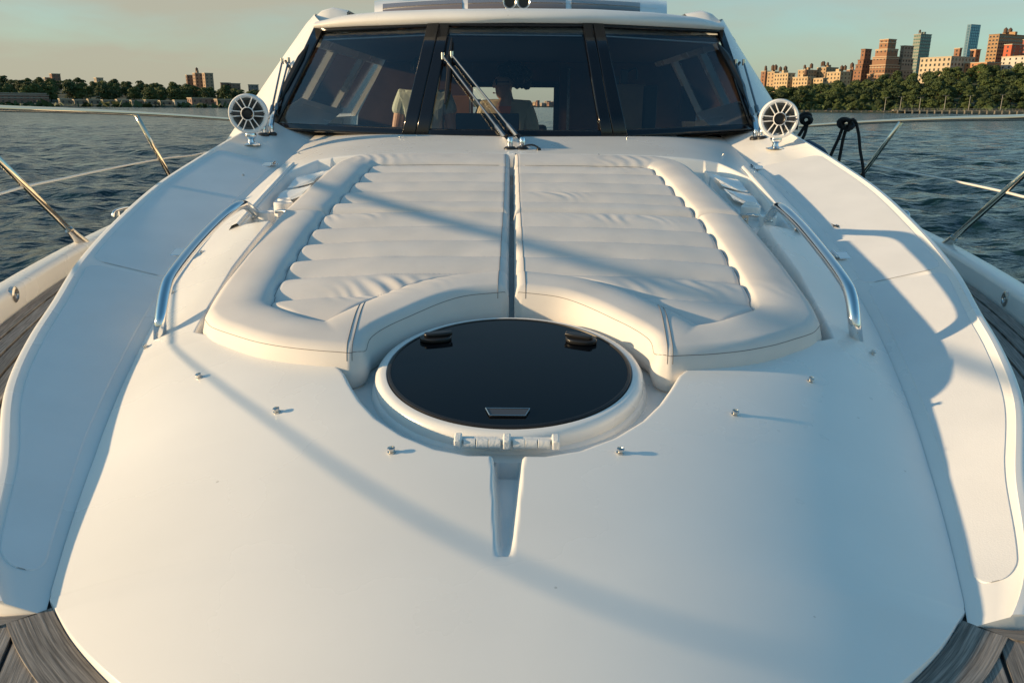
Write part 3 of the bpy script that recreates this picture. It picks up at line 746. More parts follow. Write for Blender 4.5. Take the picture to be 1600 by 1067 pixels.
SX = [None]
def build_cabin():
    # A pillars: front wings from the windshield's edge outward and aft
    for sg, inn, out in ((-1, [(417, 203), (440, 152), (465, 100), (491, 44), (500, 34)], [(352, 222), (402, 148), (443, 88), (478, 38), (492, 22)]),
                         (1, [(1184, 204), (1165, 150), (1147, 98), (1130, 47), (1124, 36)], [(1252, 228), (1203, 150), (1170, 98), (1140, 50), (1128, 30)])):
        rows = []
        A = np.array([ws(*q, off=-.01) for q in inn]); 
        B = np.array([at(*q, y=float(a[1])+.42) for q, a in zip(out, A)])
        C = B+np.array([-sg*.02, .25, 0])
        for t in np.linspace(0, 1, 8):
            rows.append(A*(1-t)+B*t+np.array([0, -1, 0])*(.06*math.sin(math.pi*t)))
        rows.append(B*.6+C*.4); rows.append(C)
        MB().grid(np.stack(rows, 0), flip=(sg < 0)).build('pillar', 'gelcoat', yacht, angle=180)
        # side wall: sill, posts, header
        SX[0] = lambda zz, B=B: float(np.interp(zz, [B[0][2], B[4][2]], [abs(B[0][0]), abs(B[4][0])]))-.07
        def sx(zz, B=B): return float(np.interp(zz, [B[0][2], B[4][2]], [abs(B[0][0]), abs(B[4][0])]))-.07
        y0 = B[0][1]+.2; 
        m = MB(); zt = .56; zb = -.62; sl = .10
        def quad(ya, yb, za, zb_):
            v = []
            for (yy, zz) in ((ya, za), (yb, za), (yb, zb_), (ya, zb_)):
                v.append((sg*sx(zz), yy, zz))
            v2 = [(p[0]-sg*.05, p[1], p[2]) for p in v]
            m.add(v+v2, [(0,1,2,3), (7,6,5,4), (0,4,5,1), (1,5,6,2), (2,6,7,3), (3,7,4,0)])
        quad(y0-.1, 9.5, zb, -.12); quad(y0+.45, 9.5, .42, .50)
        for ya, yb in ((6.95, 7.07), (8.2, 8.32), (9.38, 9.5)): quad(ya, yb, -.12, .42)
        cs = m.build('cabin_side', 'gelcoat', yacht, smooth=False)
        m = MB()
        for ya, yb in ((y0+.0, 6.95), (7.07, 8.2), (8.32, 9.38)):
            MB().add([(sg*(sx(zz)-.02), yy, zz) for yy, zz in ((ya, -.12), (yb, -.12), (yb, .42), (ya, .42))], [(0, 1, 2, 3) if sg > 0 else (3, 2, 1, 0)]).build('side_pane', 'clear_glass', cs, smooth=False)
    # roof brow, following the top of the windshield
    xs = np.linspace(-1, 1, 41); rows = []
    tops = [(492, 44), (560, 40.5), (690, 36.5), (812, 35.5), (925, 36.5), (1060, 43), (1130, 47)]
    tx = np.array([t[0] for t in tops], float); ty = np.array([t[1] for t in tops], float)
    pxs = np.linspace(492, 1130, 49)
    A = np.array([ws(x, np.interp(x, tx, ty)+1.5, -.012) for x in pxs])
    hi = np.interp(pxs, [492, 530, 600, 812, 1020, 1095, 1130], [.055, .085, .10, .10, .10, .085, .055])
    for f_, dy in ((0, -.0), (.25, -.035), (.55, -.02), (.85, .03), (1.0, .10), (1.12, .3), (1.2, .9), (1.2, 3.8)):
        r = A.copy(); r[:, 1] += dy; r[:, 2] += hi*f_; 
        if dy > .5: r[:, 1] = A[:, 1].max()+dy-.3
        rows.append(r)
    # soffit under the roof
    MB().grid(np.stack(rows, 0), flip=True).build('roof', 'gelcoat', yacht, angle=180)
    MB().box((0, 7.7, .47), (2.9, 3.6, .02)).build('headliner', 'cabin_dark', yacht)
    # shoulders where the roof meets the pillars
    for sg, pts in ((-1, [(470, 58), (487, 32), (503, 17), (520, 12), (545, 17)]), (1, [(1146, 60), (1128, 36), (1112, 22), (1096, 17), (1070, 22)])):
        P = [at(*q, y=6.25) for q in pts]; rows = [np.array(P)+np.array([0, d, -e]) for d, e in ((-.10, .10), (-.07, .02), (0, 0), (.5, .0), (2.5, .02))]
        MB().grid(np.stack(rows, 0), flip=(sg < 0)).build('roof_shoulder', 'gelcoat', yacht, angle=180)
    # flybridge front with smoked panels
    pxf = np.linspace(585, 1042, 31); z0 = 7.0
    arc = lambda x: 6.55+.5*((x-812)/230.)**2
    rows = []
    for py, dy in ((26, -.05), (12, 0), (4, .10), (-3, .2), (-8, .6)):
        rows.append(np.array([at(x, py+10*((x-812)/230.)**2, y=arc(x)+dy) for x in pxf]))
    fb = MB().grid(np.stack(rows, 0), flip=True).build('flybridge', 'gelcoat_gloss', yacht, angle=180)
    for a, b in ((598, 722), (731, 884), (893, 1000)):
        pr = np.linspace(a, b, 14); rr = []
        for py, dy in ((20, -.052), (12, -.022), (4, .078), (-2, .18)): rr.append(np.array([at(x, py+10*((x-812)/230.)**2, y=arc(x)+dy) for x in pr]))
        MB().grid(np.stack(rr, 0), flip=True).build('flybridge_panel', 'brown_glass', fb, angle=180)
    MB().tube([at(x, -12+4*((x-812)/230.)**2, y=arc(x)+.15) for x in np.linspace(590, 1035, 15)], .018, 8).build('flybridge_rail', 'chrome_dull', fb)
    # horns
    for x in (796.5, 818):
        p = at(x, 4, y=6.2)
        MX = Matrix.Rotation(math.pi/2, 3, 'X')
        MB().lathe([(.004, -.01), (.022, -.01), (.036, .028), (.046, .036), (.050, .034), (.048, .022), (.034, -.01), (.024, -.08), (.016, -.28), (.010, -.30)], p, MX, n=24).build('horn', 'chrome_dull', yacht)
        MB().lathe([(.034, .020), (.0335, .022), (.002, .0225)], p, MX, n=20).build('horn_mouth', 'black_plastic', yacht)
    MB().box(at(807, 12, y=6.38)+np.array([0, 0, -.005]), (.16, .12, .04)).build('horn_bracket', 'chrome_dull', yacht, bevel=.005)
    # dashboard, floor, back bulkhead and furniture
    G = []
    for j, (dy, dz) in enumerate(((.02, -.03), (.25, -.015), (.75, .0), (.80, -.05), (.82, -.9))):
        G.append([(x, (4.9+.4*(x/1.5)**2 if j < 2 else 5.15)+dy, -.165+.045*(x/1.5)**2+dz) for x in np.linspace(-1.5, 1.5, 21)])
    MB().grid(np.array(G)).build('dashboard', 'dash', yacht)
    MB().box((0, 7.6, -1.05), (3.1, 4.6, .04)).build('cabin_floor', 'cabin_dark', yacht)
    # bulkhead with an opening
    yb = 9.2; o0 = at(739, 136, y=yb); o1 = at(872, 210, y=yb)
    m = MB(); xl, xr, zt, zb = o0[0], o1[0], o0[2], -1.0
    RX = Matrix.Rotation(math.pi/2, 3, 'X')
    wid = lambda zz: SX[0](zz)-.02
    m.prism([(xr, -.9), (wid(-.9), -.9), (wid(-.1), -.1), (wid(.5), .5), (xr, .5)], -.025, .025, RX, (0, yb, 0))
    m.prism([(-wid(-.9), -.9), (xl, -.9), (xl, .5), (-wid(.5), .5), (-wid(-.1), -.1)], -.025, .025, RX, (0, yb, 0))
    m.prism([(xl+.001, zt), (xr-.001, zt), (xr-.001, .499), (xl+.001, .499)], -.025, .025, RX, (0, yb, 0))
    bk = m.build('bulkhead', 'wood_cabin', yacht, smooth=False)
    m = MB().box((xr-.03, yb-.035, (zt+zb)/2), (.06, .03, zt-zb)).box(((xl+xr)/2, yb-.035, zt+.02), (xr-xl, .03, .05)); m.build('door_frame', 'black_frame', bk, smooth=False)
    MB().box((xr+.10, yb-.05, (zt-.5)/2), (.03, .03, 1.1)).build('grab_post', 'chrome_dull', bk)
    # cabinets and pillars inside
    for (q0, q1, y, mt) in (((962, 132), (1004, 206), 6.6, 'wood_light'), ((1003, 134), (1022, 206), 6.6, 'cabin_dark'), ((706, 150), (735, 206), 8.6, 'wood_light'),
                            ((1068, 96), (1085, 190), 8.3, 'cabin_dark'), ((488, 66), (500, 150), 7.4, 'cabin_cream'), ((513, 84), (524, 140), 8.2, 'pale_grey'), ((531, 92), (535, 135), 8.2, 'pale_grey')):
        a = at(*q0, y=y); b = at(*q1, y=y)
        MB().box((a+b)/2, (abs(b[0]-a[0]), .12, abs(a[2]-b[2]))).build('cabinet', mt, yacht, smooth=False, bevel=.006)
    a = at(712, 177, y=5.72); b = at(811, 209, y=5.72)
    MB().box((a+b)/2, (abs(b[0]-a[0]), .05, abs(a[2]-b[2]))).build('instrument_panel', 'dash', yacht, bevel=.008)
    for x in (-.62, -.02):
        s = MB().box((x, 6.95, -.40), (.50, .12, .50)).box((x, 6.68, -.62), (.52, .55, .12)).box((x, 6.68, -.85), (.12, .12, .4)); s.build('helm_seat', 'cabin_dark', yacht, bevel=.03)
    # VHF handset hanging by the cabinet
    p = at(975, 120, y=6.55)
    MB().box(p, (.05, .05, .10)).tube([p+np.array([.02, 0, .03]), p+np.array([.09, 0, .06]), p+np.array([.10, 0, -.02])], .008, 6, smooth=3).box(p+np.array([-.07, 0, -.03]), (.06, .04, .06)).build('handset', 'black_plastic', yacht, bevel=.006)
    # thin pale strip behind the top of the glass
    for a, b, ya, yb in ((503, 667, 63, 55.5), (703, 909, 54.5, 56.5), (944, 1118, 57, 68)):
        MB().tube([ws(a+(b-a)*t, ya+(yb-ya)*t, .05) for t in np.linspace(0, 1, 8)], .0045, 6).build('pale_strip', 'pale_grey', yacht)
build_cabin()

# wipers
def wiper(base, tops, blade, hub, br=.014):
    """base: pixel pair of arm feet on the deck; tops: pixel pair of arm ends; blade: pixel polyline"""
    b0 = [ws(*q, off=-.05) for q in base]; t0 = [ws(*q, off=-.045) for q in tops]
    root = MB()
    for q, h in zip(base, hub):
        c = hit(*h, y0=4.2) if h[1] > 200 else ws(*h, off=-.06)
        root.lathe([(.034, -.03), (.034, .004), (.026, .012), (.016, .014)], c, n=16)
    o = root.build('wiper', 'black_plastic', yacht)
    for b, h in zip(b0, hub):
        c = hit(*h, y0=4.2) if h[1] > 200 else ws(*h, off=-.06)
        MB().lathe([(.014, .010), (.016, .03), (.016, .055), (.010, .062)], c, n=14).tube([c+np.array([0, 0, .045]), c+(b-c)*.5+np.array([0, -.02, .03]), b], [.016, .016, .012], 8).build('pivot', 'chrome', o)
    for b, t in zip(b0, t0):
        MB().tube([b, b+(t-b)*.12, b+(t-b)*.14, t], [.016, .014, .0075, .0065], 8).build('arm', 'wiper_steel', o)
        MB().lathe([(.012, -.02), (.012, .02)], t, n=10).build('arm_joint', 'chrome_dull', o)
    P = [ws(*q, off=-.022) for q in blade]
    n = len(P); MB().tube(P, [.004]+[br]*(n-2)+[.004], 6, smooth=3).build('blade', 'black_rubber', o)
    mid = P[n//2]; tm = (t0[0]+t0[1])/2
    MB().tube([tm, mid], .009, 6).build('blade_carrier', 'black_plastic', o)
    return o
w1 = wiper([(788, 214), (807, 212)], [(692, 88), (706, 86)], [(706, 60), (703, 90), (701, 115), (698, 145), (695, 163)], [(797, 233), (816, 233)])
c = hit(822, 235, y0=4.2)
MB().tube([c+np.array([-.02, 0, .02]), c+np.array([.03, 0, .028]), c+np.array([.065, 0, .015])], .005, 6, smooth=3).lathe([(.012, 0), (.012, .012), (.006, .018)], c+np.array([.068, 0, -.003]), n=10).build('washer_hose', 'black_plastic', w1)
wiper([(424, 176), (431, 173)], [(441, 96), (451, 95)], [(482, 70), (470, 92), (458, 115), (446, 138), (436, 160)], [(412, 211), (424, 210)], .026)
wiper([(1175, 180), (1184, 176)], [(1150, 98), (1162, 98)], [(1121, 68), (1134, 88), (1146, 110), (1158, 136), (1168, 160)], [(1180, 217), (1190, 216)], .026)

# speakers on ball mounts
def speaker(cpx, fpx, sgn):
    f = hit(*fpx, y0=3.5); c = at(*cpx, y=f[1]-.005); r = 30/F*np.dot(c-CAM, fw); MX = Matrix.Rotation(math.pi/2, 3, 'X') @ Matrix.Identity(3)
    MX = Matrix.Rotation(math.radians(-6*sgn), 3, 'Z') @ MX
    s = MB().lathe([(r*.80, .012), (r*.86, .022), (r*.95, .022), (r, .010), (r, -.02), (r*.93, -.05), (r*.75, -.09), (r*.4, -.12), (r*.05, -.125)], c, MX, n=48, cap=False)
    s.lathe([(r*.80, -.005), (r*.80, .013), (r*.815, .014), (r*.82, -.005)], c, MX, n=48, cap=False)
    o = s.build('speaker', 'white_plastic', yacht, angle=35)
    MB().lathe([(r*.80, -.004), (r*.77, .004), (r*.70, .004), (r*.66, -.006), (r*.30, -.03), (r*.05, -.03)], c, MX, n=40, cap=False).build('cone', 'speaker_cone', o)
    MB().lathe([(r*.30, -.02), (r*.30, .022), (r*.26, .028), (r*.22, .024), (r*.20, .018), (r*.02, .020)], c, MX, n=28).build('centre_cap', 'black_plastic', o)
    g = MB()
    for k in range(6):
        a = math.radians(60*k+0)
        for da in (-.13, .13):
            d = Vector((math.cos(a), math.sin(a), 0)); nrm = Vector((-math.sin(a), math.cos(a), 0))
            p0 = d*r*.26+nrm*r*da*.75; p1 = d*r*.86+nrm*r*da*1.15
            g.tube([Vector(c)+MX @ (p0+Vector((0, 0, .020))), Vector(c)+MX @ (p1+Vector((0, 0, .020)))], r*.032, 6)
    ring = [(r*.27, .014), (r*.33, .026), (r*.27, .026)]
    g.lathe([(r*.30, .012), (r*.34, .018), (r*.34, .026), (r*.30, .028)], c, MX, n=32, close=True)
    g.build('grille', 'white_plastic', o)
    for a in (0, math.pi):
        d = Vector((math.cos(a), math.sin(a), 0)); nn = Vector((-d.y, d.x, 0))
        q = [d*r*.32-nn*r*.10, d*r*.32+nn*r*.10, d*r*.88+nn*r*.03, d*r*.88-nn*r*.03]
        MB().add([Vector(c)+MX @ (p+Vector((0, 0, .024))) for p in q]+[Vector(c)+MX @ (p+Vector((0, 0, .016))) for p in q], [(0,1,2,3), (7,6,5,4), (0,4,5,1), (1,5,6,2), (2,6,7,3), (3,7,4,0)]).build('grille_spoke', 'smoke_plastic', o, smooth=False)
    zb = f[2]; zt = c[2]-r
    MB().lathe([(.055, 0), (.055, .005), (.030, .010), (.020, .014), (.016, .03), (.030, .042), (.034, .055), (.030, .068), (.018, .075), (.022, .082), (.022, max(.09, zt-zb+.015))], (f[0], f[1]+.01, f[2]), n=24).build('ball_mount', 'chrome', o)
speaker((388, 178), (392, 227), -1)
speaker((1217, 186), (1212, 233), 1)

# bow rails
def rails():
    for sg in (-1, 1):
        if sg < 0:
            tp = [(-330, 150), (-160, 160), (0, 170), (80, 172.5), (215, 178), (300, 183), (372, 188)]
            st = [((212, 178), (281, 282)), ((-30, 222), (125, 376))]
            ln = [(-40, 313), (0, 303), (43, 291), (100, 279), (180, 262), (262, 247), (300, 243), (345, 233)]
        else:
            tp = [(1930, 160), (1760, 172), (1600, 184), (1500, 186), (1408, 189), (1330, 193), (1250, 198)]
            st = [((1408, 190), (1322, 292)), ((1640, 236), (1475, 386))]
            ln = [(1640, 317), (1600, 308), (1560, 298), (1480, 281), (1420, 270), (1350, 256), (1320, 250)]
        off = .02
        def rx(q, inset, lo=1.0, hi=12):     # distance where the pixel ray meets the vertical sheet above the hull edge
            d = ray(*q); best = None
            for y in np.arange(lo, hi, .02):
                p = CAM+d*(y/d[1])
                if abs(p[0]) >= float(xhull(p[1]))-inset: return p
            return CAM+d*(hi/d[1])
        P = [rx(q, -.12) for q in tp]
        if sg < 0: fwd = P[0]
        else: fwd = P[0]
        ext = [np.array([sg*(float(xhull(y))+.02), y, -.045+.02*(1-y)]) for y in (-.8, -.4, .2, .8)]
        ext = [e for e in ext if e[1] < P[0][1]-.3]
        top = MB().tube(ext+P, .0165, 14, smooth=4).build('bow_rail', 'rail_steel_warm_reflection', yacht, angle=180)
        for (a, b) in st:
            pb = rx(b, .045)
            pb = np.array([sg*(float(xhull(pb[1]))-.045), pb[1], -.74]) if b[1] < 300 else pb
            d = ray(*a); pa = rx(a, -.12)
            if a[0] < 0 or a[0] > 1600:
                pa = np.array([pa[0], pa[1], pa[2]])
            v = (pa-pb)/np.linalg.norm(pa-pb)
            MB().tube([pb-v*.03, pa], .0165, 12).build('stanchion', 'rail_steel_warm_reflection', top, angle=180)
            MB().tube([pb-v*.05, pb+v*.05, pb+v*.10], [.036, .025, .022], 14).tube([pb+v*.10, pb+v*.115], .0215, 14).build('stanchion_base', 'chrome_dull', top)
        LP = [rx(q, -.06) for q in ln]
        ex2 = [np.array([sg*(float(xhull(y))+.0), y, -.475+.06*(2-y)]) for y in (-.6, -.2, .4, 1.0, 1.5, 2.1)]
        MB().tube(ex2, .004, 10, smooth=3).build('mid_rail', 'chrome', top, angle=180)
        MB().tube([ex2[-1]]+LP, .0068, 8, smooth=3).build('lifeline', 'white_wire', top, angle=180)
        for yy in (.1,):
            b = np.array([sg*(float(xhull(yy+.35))-.045), yy+.35, -.69]); t = np.array([sg*(float(xhull(yy))+.02), yy, -.045+.02*(1-yy)])
            MB().tube([b, t], .0135, 12).build('stanchion', 'rail_steel_warm_reflection', top, angle=180)
        # mooring cleat on the bulwark, showing past the panel
        p = rx((190, 328) if sg < 0 else (1408, 330), .04, hi=9)
        MB().tube([p+np.array([0, -.12, -.03]), p+np.array([0, -.10, .0]), p+np.array([0, 0, .006]), p+np.array([0, .10, 0]), p+np.array([0, .12, -.03])], [.008, .010, .011, .010, .008], 10, smooth=4).tube([p+np.array([0, -.05, -.2]), p+np.array([0, -.05, .0])], .010).tube([p+np.array([0, .05, -.2]), p+np.array([0, .05, .0])], .010).build('cleat', 'chrome', yacht)
rails()

# ------------------------------------------------------------------ ropes and fender on the starboard rail side
def ropes():
    def rp(px, py, y): return at(px, py, y=y)
    # coiled knots and hanging lines on the rail, seen past the panel
    def rail_y(px): return float(np.interp(px, [1250, 1330, 1408, 1500], [6.6, 5.9, 5.2, 4.5]))
    y = 5.95
    k = MB()
    for i in range(4):
        pts = []
        for t in np.linspace(0, 2*math.pi, 16):
            pts.append(rp(1322+9*math.cos(t)+2*i-3, 193+7*math.sin(t)+i*.6, y-.03+.02*i+.05*math.sin(t+i)))
        k.tube(pts, .014, 8)
    for pl in ([(1318, 195), (1311, 215), (1303, 232), (1295, 250)], [(1324, 196), (1318, 215), (1314, 235), (1310, 256)]):
        k.tube([rp(q[0], q[1], y+.02*i) for i, q in enumerate(pl)], .012, 8, smooth=4)
    k.tube([rp(1316, 200, y), rp(1326, 204, y-.05), rp(1328, 194, y-.05)], .012, 8, smooth=4)
    o = k.build('mooring_rope', 'rope_black', None); tag(o, 'black rope knotted round the bow rail with two slack tails', 'rope')
    k = MB().tube([rp(1338, 193, 5.9), rp(1342, 212, 5.9), rp(1344, 235, 5.9), rp(1348, 258, 5.88), rp(1350, 285, 5.86)], .011, 8, smooth=4)
    k.tube([rp(1327, 190, 5.9), rp(1333, 187, 5.87), rp(1338, 193, 5.9)], .011, 8, smooth=4)
    tag(k.build('mooring_rope', 'rope_black', None), 'single black rope hanging straight down beside the knotted one', 'rope')
    k = MB(); y = 6.6
    k.tube([rp(1244, 203, y), rp(1247, 186, y), rp(1256, 178, y), rp(1266, 180, y), rp(1264, 190, y), rp(1256, 200, y), rp(1248, 213, y)], .013, 8, smooth=5)
    for i in range(3):
        k.tube([rp(1259+7*math.cos(t)+i, 188+6*math.sin(t), y-.05+.03*i+.04*math.sin(t)) for t in np.linspace(0, 6.28, 14)], .014, 8)
    k.tube([rp(1262, 190, y), rp(1258, 208, y), rp(1252, 220, y), rp(1246, 228, y)], .013, 8, smooth=4)
    tag(k.build('mooring_rope', 'rope_black', None), 'looped black rope bundle on the rail beside the speaker', 'rope')
    # fender
    a = at(1262, 233, y=6.3); b = at(1278, 243, y=6.1)
    v = Vector(b-a); M = v.to_track_quat('Z', 'Y').to_matrix(); L = v.length
    prof = [(.02, -.12), (.03, -.11), (.055, -.06), (.065, 0), (.065, L), (.055, L+.06), (.03, L+.11), (.02, L+.12)]
    o = MB().lathe(prof, a, M, n=24).build('fender', 'fender_blue', None); tag(o, 'dark blue cylindrical fender lying on the side deck behind the speaker', 'fender')
ropes()

# ------------------------------------------------------------------ PEOPLE
def skin_obj(name, verts, edges, radii, material, parent=None, sub=2):
    me = bpy.data.meshes.new(name); me.from_pydata([(x, y, z+OZ) for x, y, z in verts], edges, []); me.materials.append(MATS[material])
    o = bpy.data.objects.new(name, me); COL.objects.link(o)
    o.modifiers.new('skin', 'SKIN'); sv = me.skin_vertices[0].data
    for i, r in enumerate(radii):
        r = r if hasattr(r, '__len__') else (r, r); sv[i].radius = r
    sv[0].use_root = True
    s = o.modifiers.new('sub', 'SUBSURF'); s.levels = sub; s.render_levels = sub
    if parent is not None:
        o.parent = parent
        if parent.type == 'EMPTY': o.matrix_parent_inverse = Matrix.Translation(parent.location).inverted()
    return o
def person(hx, hy, hz, face, shirt, label, longsleeve, hairstyle, sunglasses):
    """seated figure; (hx,hy,hz) head centre; face = unit vector (x,y) the head turns to"""
    fx, fy = face; px, py = -fy, fx
    B = np.array([hx, hy, hz])
    hd = -.045
    B[2] += hd
    def pt(f, s, z): return (hx+fx*f+px*s, hy+fy*f+py*s, hz+z+hd)
    # body faces forward (-y) in the seat; the head turns
    def bt(f, s, z): return (hx+s, hy-f, hz+z)
    root = empty('person', (hx, hy, hz-.95)); tag(root, label, 'person')
    V = [bt(-.02, 0, -.72), bt(0, 0, -.52), bt(0, 0, -.31), bt(.0, 0, -.16), bt(.0, 0, -.11), pt(.015, 0, -.05), pt(.015, 0, .03), pt(-.005, 0, .085), pt(.075, 0, -.065), pt(.105, 0, -.005)]
    E = [(0,1), (1,2), (2,3), (3,4), (4,5), (5,6), (6,7), (5,8), (6,9)]
    Rr = [(.15, .11), (.135, .10), (.15, .105), (.075, .06), (.05, .05), (.070, .076), (.084, .094), (.07, .075), (.040, .044), (.014, .016)]
    for s in (-1, 1):
        n = len(V)
        V += [bt(0, s*.17, -.215), bt(.03, s*.225, -.48), bt(.24, s*.20, -.60), bt(.30, s*.18, -.605), bt(.35, s*.17, -.61)]
        E += [(2, n), (n, n+1), (n+1, n+2), (n+2, n+3), (n+3, n+4)]; Rr += [.06, .045, .032, .034, .026]
        for f in range(4):
            k = len(V); V += [bt(.385, s*(.17-.03+.02*f), -.612), bt(.415, s*(.17-.03+.02*f), -.63)]; E += [(n+4, k), (k, k+1)]; Rr += [.010, .008]
        k = len(V); V += [bt(.35, s*.13, -.60), bt(.375, s*.115, -.61)]; E += [(n+3, k), (k, k+1)]; Rr += [.011, .009]
        n = len(V); V += [bt(.06, s*.10, -.76), bt(.44, s*.13, -.74), bt(.46, s*.13, -1.02), bt(.56, s*.13, -1.045)]
        E += [(0, n), (n, n+1), (n+1, n+2), (n+2, n+3)]; Rr += [.085, .06, .042, .035]
    skin_obj('body', V, E, Rr, 'skin', root)
    # shirt
    V = [bt(-.02, 0, -.74), bt(0, 0, -.50), bt(0, 0, -.30), bt(-.005, 0, -.175)]; E = [(0,1), (1,2), (2,3)]; Rr = [(.17, .13), (.155, .12), (.17, .122), (.10, .075)]
    for s in (-1, 1):
        n = len(V); V += [bt(0, s*.17, -.21), bt(.015, s*.205, -.36)]; E += [(2, n), (n, n+1)]; Rr += [.078, .072]
        if longsleeve: V += [bt(.03, s*.228, -.50), bt(.22, s*.202, -.595)]; E += [(n+1, n+2), (n+2, n+3)]; Rr += [.066, .05]
    skin_obj('shirt', V, E, Rr, shirt, root)
    V = [bt(-.02, 0, -.74), bt(.05, 0, -.76)]; E = [(0,1)]; Rr = [.16, .13]
    for s in (-1, 1):
        n = len(V); V += [bt(.08, s*.10, -.765), bt(.45, s*.13, -.74), bt(.465, s*.13, -.98)]; E += [(1, n), (n, n+1), (n+1, n+2)]; Rr += [.10, .075, .06]
    skin_obj('trousers', V, E, Rr, 'trousers', root)
    # hair: lumpy shell of curls
    m = MB(); rr = random.Random(5 if hairstyle == 'curly' else 6)
    if hairstyle == 'curly':
        for k in range(150):
            a = rr.uniform(0, 2*math.pi); e = rr.uniform(-.35, 1.5); d = np.array([math.cos(a)*math.cos(e), math.sin(a)*math.cos(e), math.sin(e)])
            f_ = d[0]*fx+d[1]*fy
            if f_ > .12 and d[2] < .50: continue
            r0 = rr.uniform(.08, .135); c = B+np.array([0, 0, .045])-np.array([fx, fy, 0])*.055+d*np.array([r0, r0, r0*.95]); q = rr.uniform(.022, .042)
            M = Matrix.Rotation(rr.uniform(0, 6), 3, 'Z') @ Matrix.Rotation(rr.uniform(0, 3), 3, 'X')
            m.lathe([(q*.05, -q), (q*.75, -q*.6), (q, 0), (q*.75, q*.6), (q*.05, q)], c, M, n=7)
    else:
        G = []
        for e in np.linspace(-.15, 1.55, 9):
            row = []
            for a in np.linspace(0, 2*math.pi, 20):
                d = np.array([math.cos(a)*math.cos(e), math.sin(a)*math.cos(e), math.sin(e)]); k = .098+.006*math.sin(a*7+e*9)
                if d[0]*fx+d[1]*fy > .5 and e < .6: k *= .75
                row.append(B+np.array([0, 0, .045])-np.array([fx, fy, 0])*.012+d*k)
            G.append(row)
        m.grid(np.array(G))
    m.build('hair', 'hair', root)
    if sunglasses:
        g = MB()
        for s in (-1, 1):
            c = pt(.085, s*.034, .025); M = Vector((fx, fy, 0)).to_track_quat('Z', 'Y').to_matrix()
            g.lathe([(.027, -.004), (.027, .004), (.02, .007)], c, M, n=14)
            g.tube([pt(.08, s*.058, .03), pt(-.01, s*.078, .03)], .004, 6)
        g.tube([pt(.09, -.012, .03), pt(.09, .012, .03)], .004, 6); g.build('sunglasses', 'black_plastic', root)
    # eyes and mouth
    for s in (-1, 1): MB().lathe([(.002, .012), (.009, .008), (.012, 0), (.002, -.01)], pt(.066, s*.03, .02), Vector((fx, fy, 0)).to_track_quat('Z', 'Y').to_matrix(), n=10).build('eye', 'white_plastic', root)
    MB().tube([pt(.088, -.022, -.052), pt(.098, 0, -.05), pt(.088, .022, -.052)], [.004, .006, .004], 6, smooth=3).build('mouth', 'orange_top', root)
    return root
p = at(790, 126, y=6.6)
wo = person(p[0], p[1], p[2], (-.97, -.25), 'shirt_khaki', 'person with big dark curly hair and sunglasses in a khaki shirt behind the middle pane', True, 'curly', True)
q = MB().prism([(-.05, .0), (.05, .0), (.02, -.13), (-.02, -.13)], 0, .01, Matrix.Rotation(math.pi/2, 3, 'X'), (p[0], p[1]-.125, p[2]-.195)).build('undershirt', 'orange_top', wo)
p = at(662, 108, y=6.6)
person(p[0], p[1], p[2], (.5, -.86), 'shirt_pale', 'person in a pale t-shirt seated behind the windshield post, only shoulder and arm showing', False, 'short', False)

# ------------------------------------------------------------------ SHORES
WZ = -OZ
mat('rock', (.20, .16, .11), .9, var=(.5, .4)); mat('soil', (.05, .06, .03), .95, var=(.05, .4)); mat('concrete', (.32, .28, .22), .85, var=(.3, .3))
mat('bark', (.06, .045, .03), .9)
mat('window_dark', (.035, .04, .045), .15); mat('tank', (.10, .06, .04), .8)
mat('lamp_metal', (.30, .29, .26), .5)
def leafmat(name, c1, c2):
    m = mat(name, c1, .75); nt = m.node_tree; b = nt.nodes['Principled BSDF']
    g = nt.nodes.new('ShaderNodeObjectInfo'); tc = nt.nodes.new('ShaderNodeTexCoord'); n = nt.nodes.new('ShaderNodeTexNoise'); n.inputs['Scale'].default_value = .35
    ad = nt.nodes.new('ShaderNodeMath'); ad.operation = 'ADD'; r = nt.nodes.new('ShaderNodeMapRange'); r.inputs[1].default_value = .35; r.inputs[2].default_value = 1.45
    mx = nt.nodes.new('ShaderNodeMix'); mx.data_type = 'RGBA'; mx.inputs[6].default_value = (*c1, 1); mx.inputs[7].default_value = (*c2, 1)
    L = nt.links.new; L(tc.outputs['Object'], n.inputs['Vector']); L(n.outputs[0], ad.inputs[0]); L(g.outputs['Random'], ad.inputs[1]); L(ad.outputs[0], r.inputs[0]); L(r.outputs[0], mx.inputs[0]); L(mx.outputs[2], b.inputs['Base Color'])
leafmat('leaf', (.020, .040, .011), (.062, .092, .020))
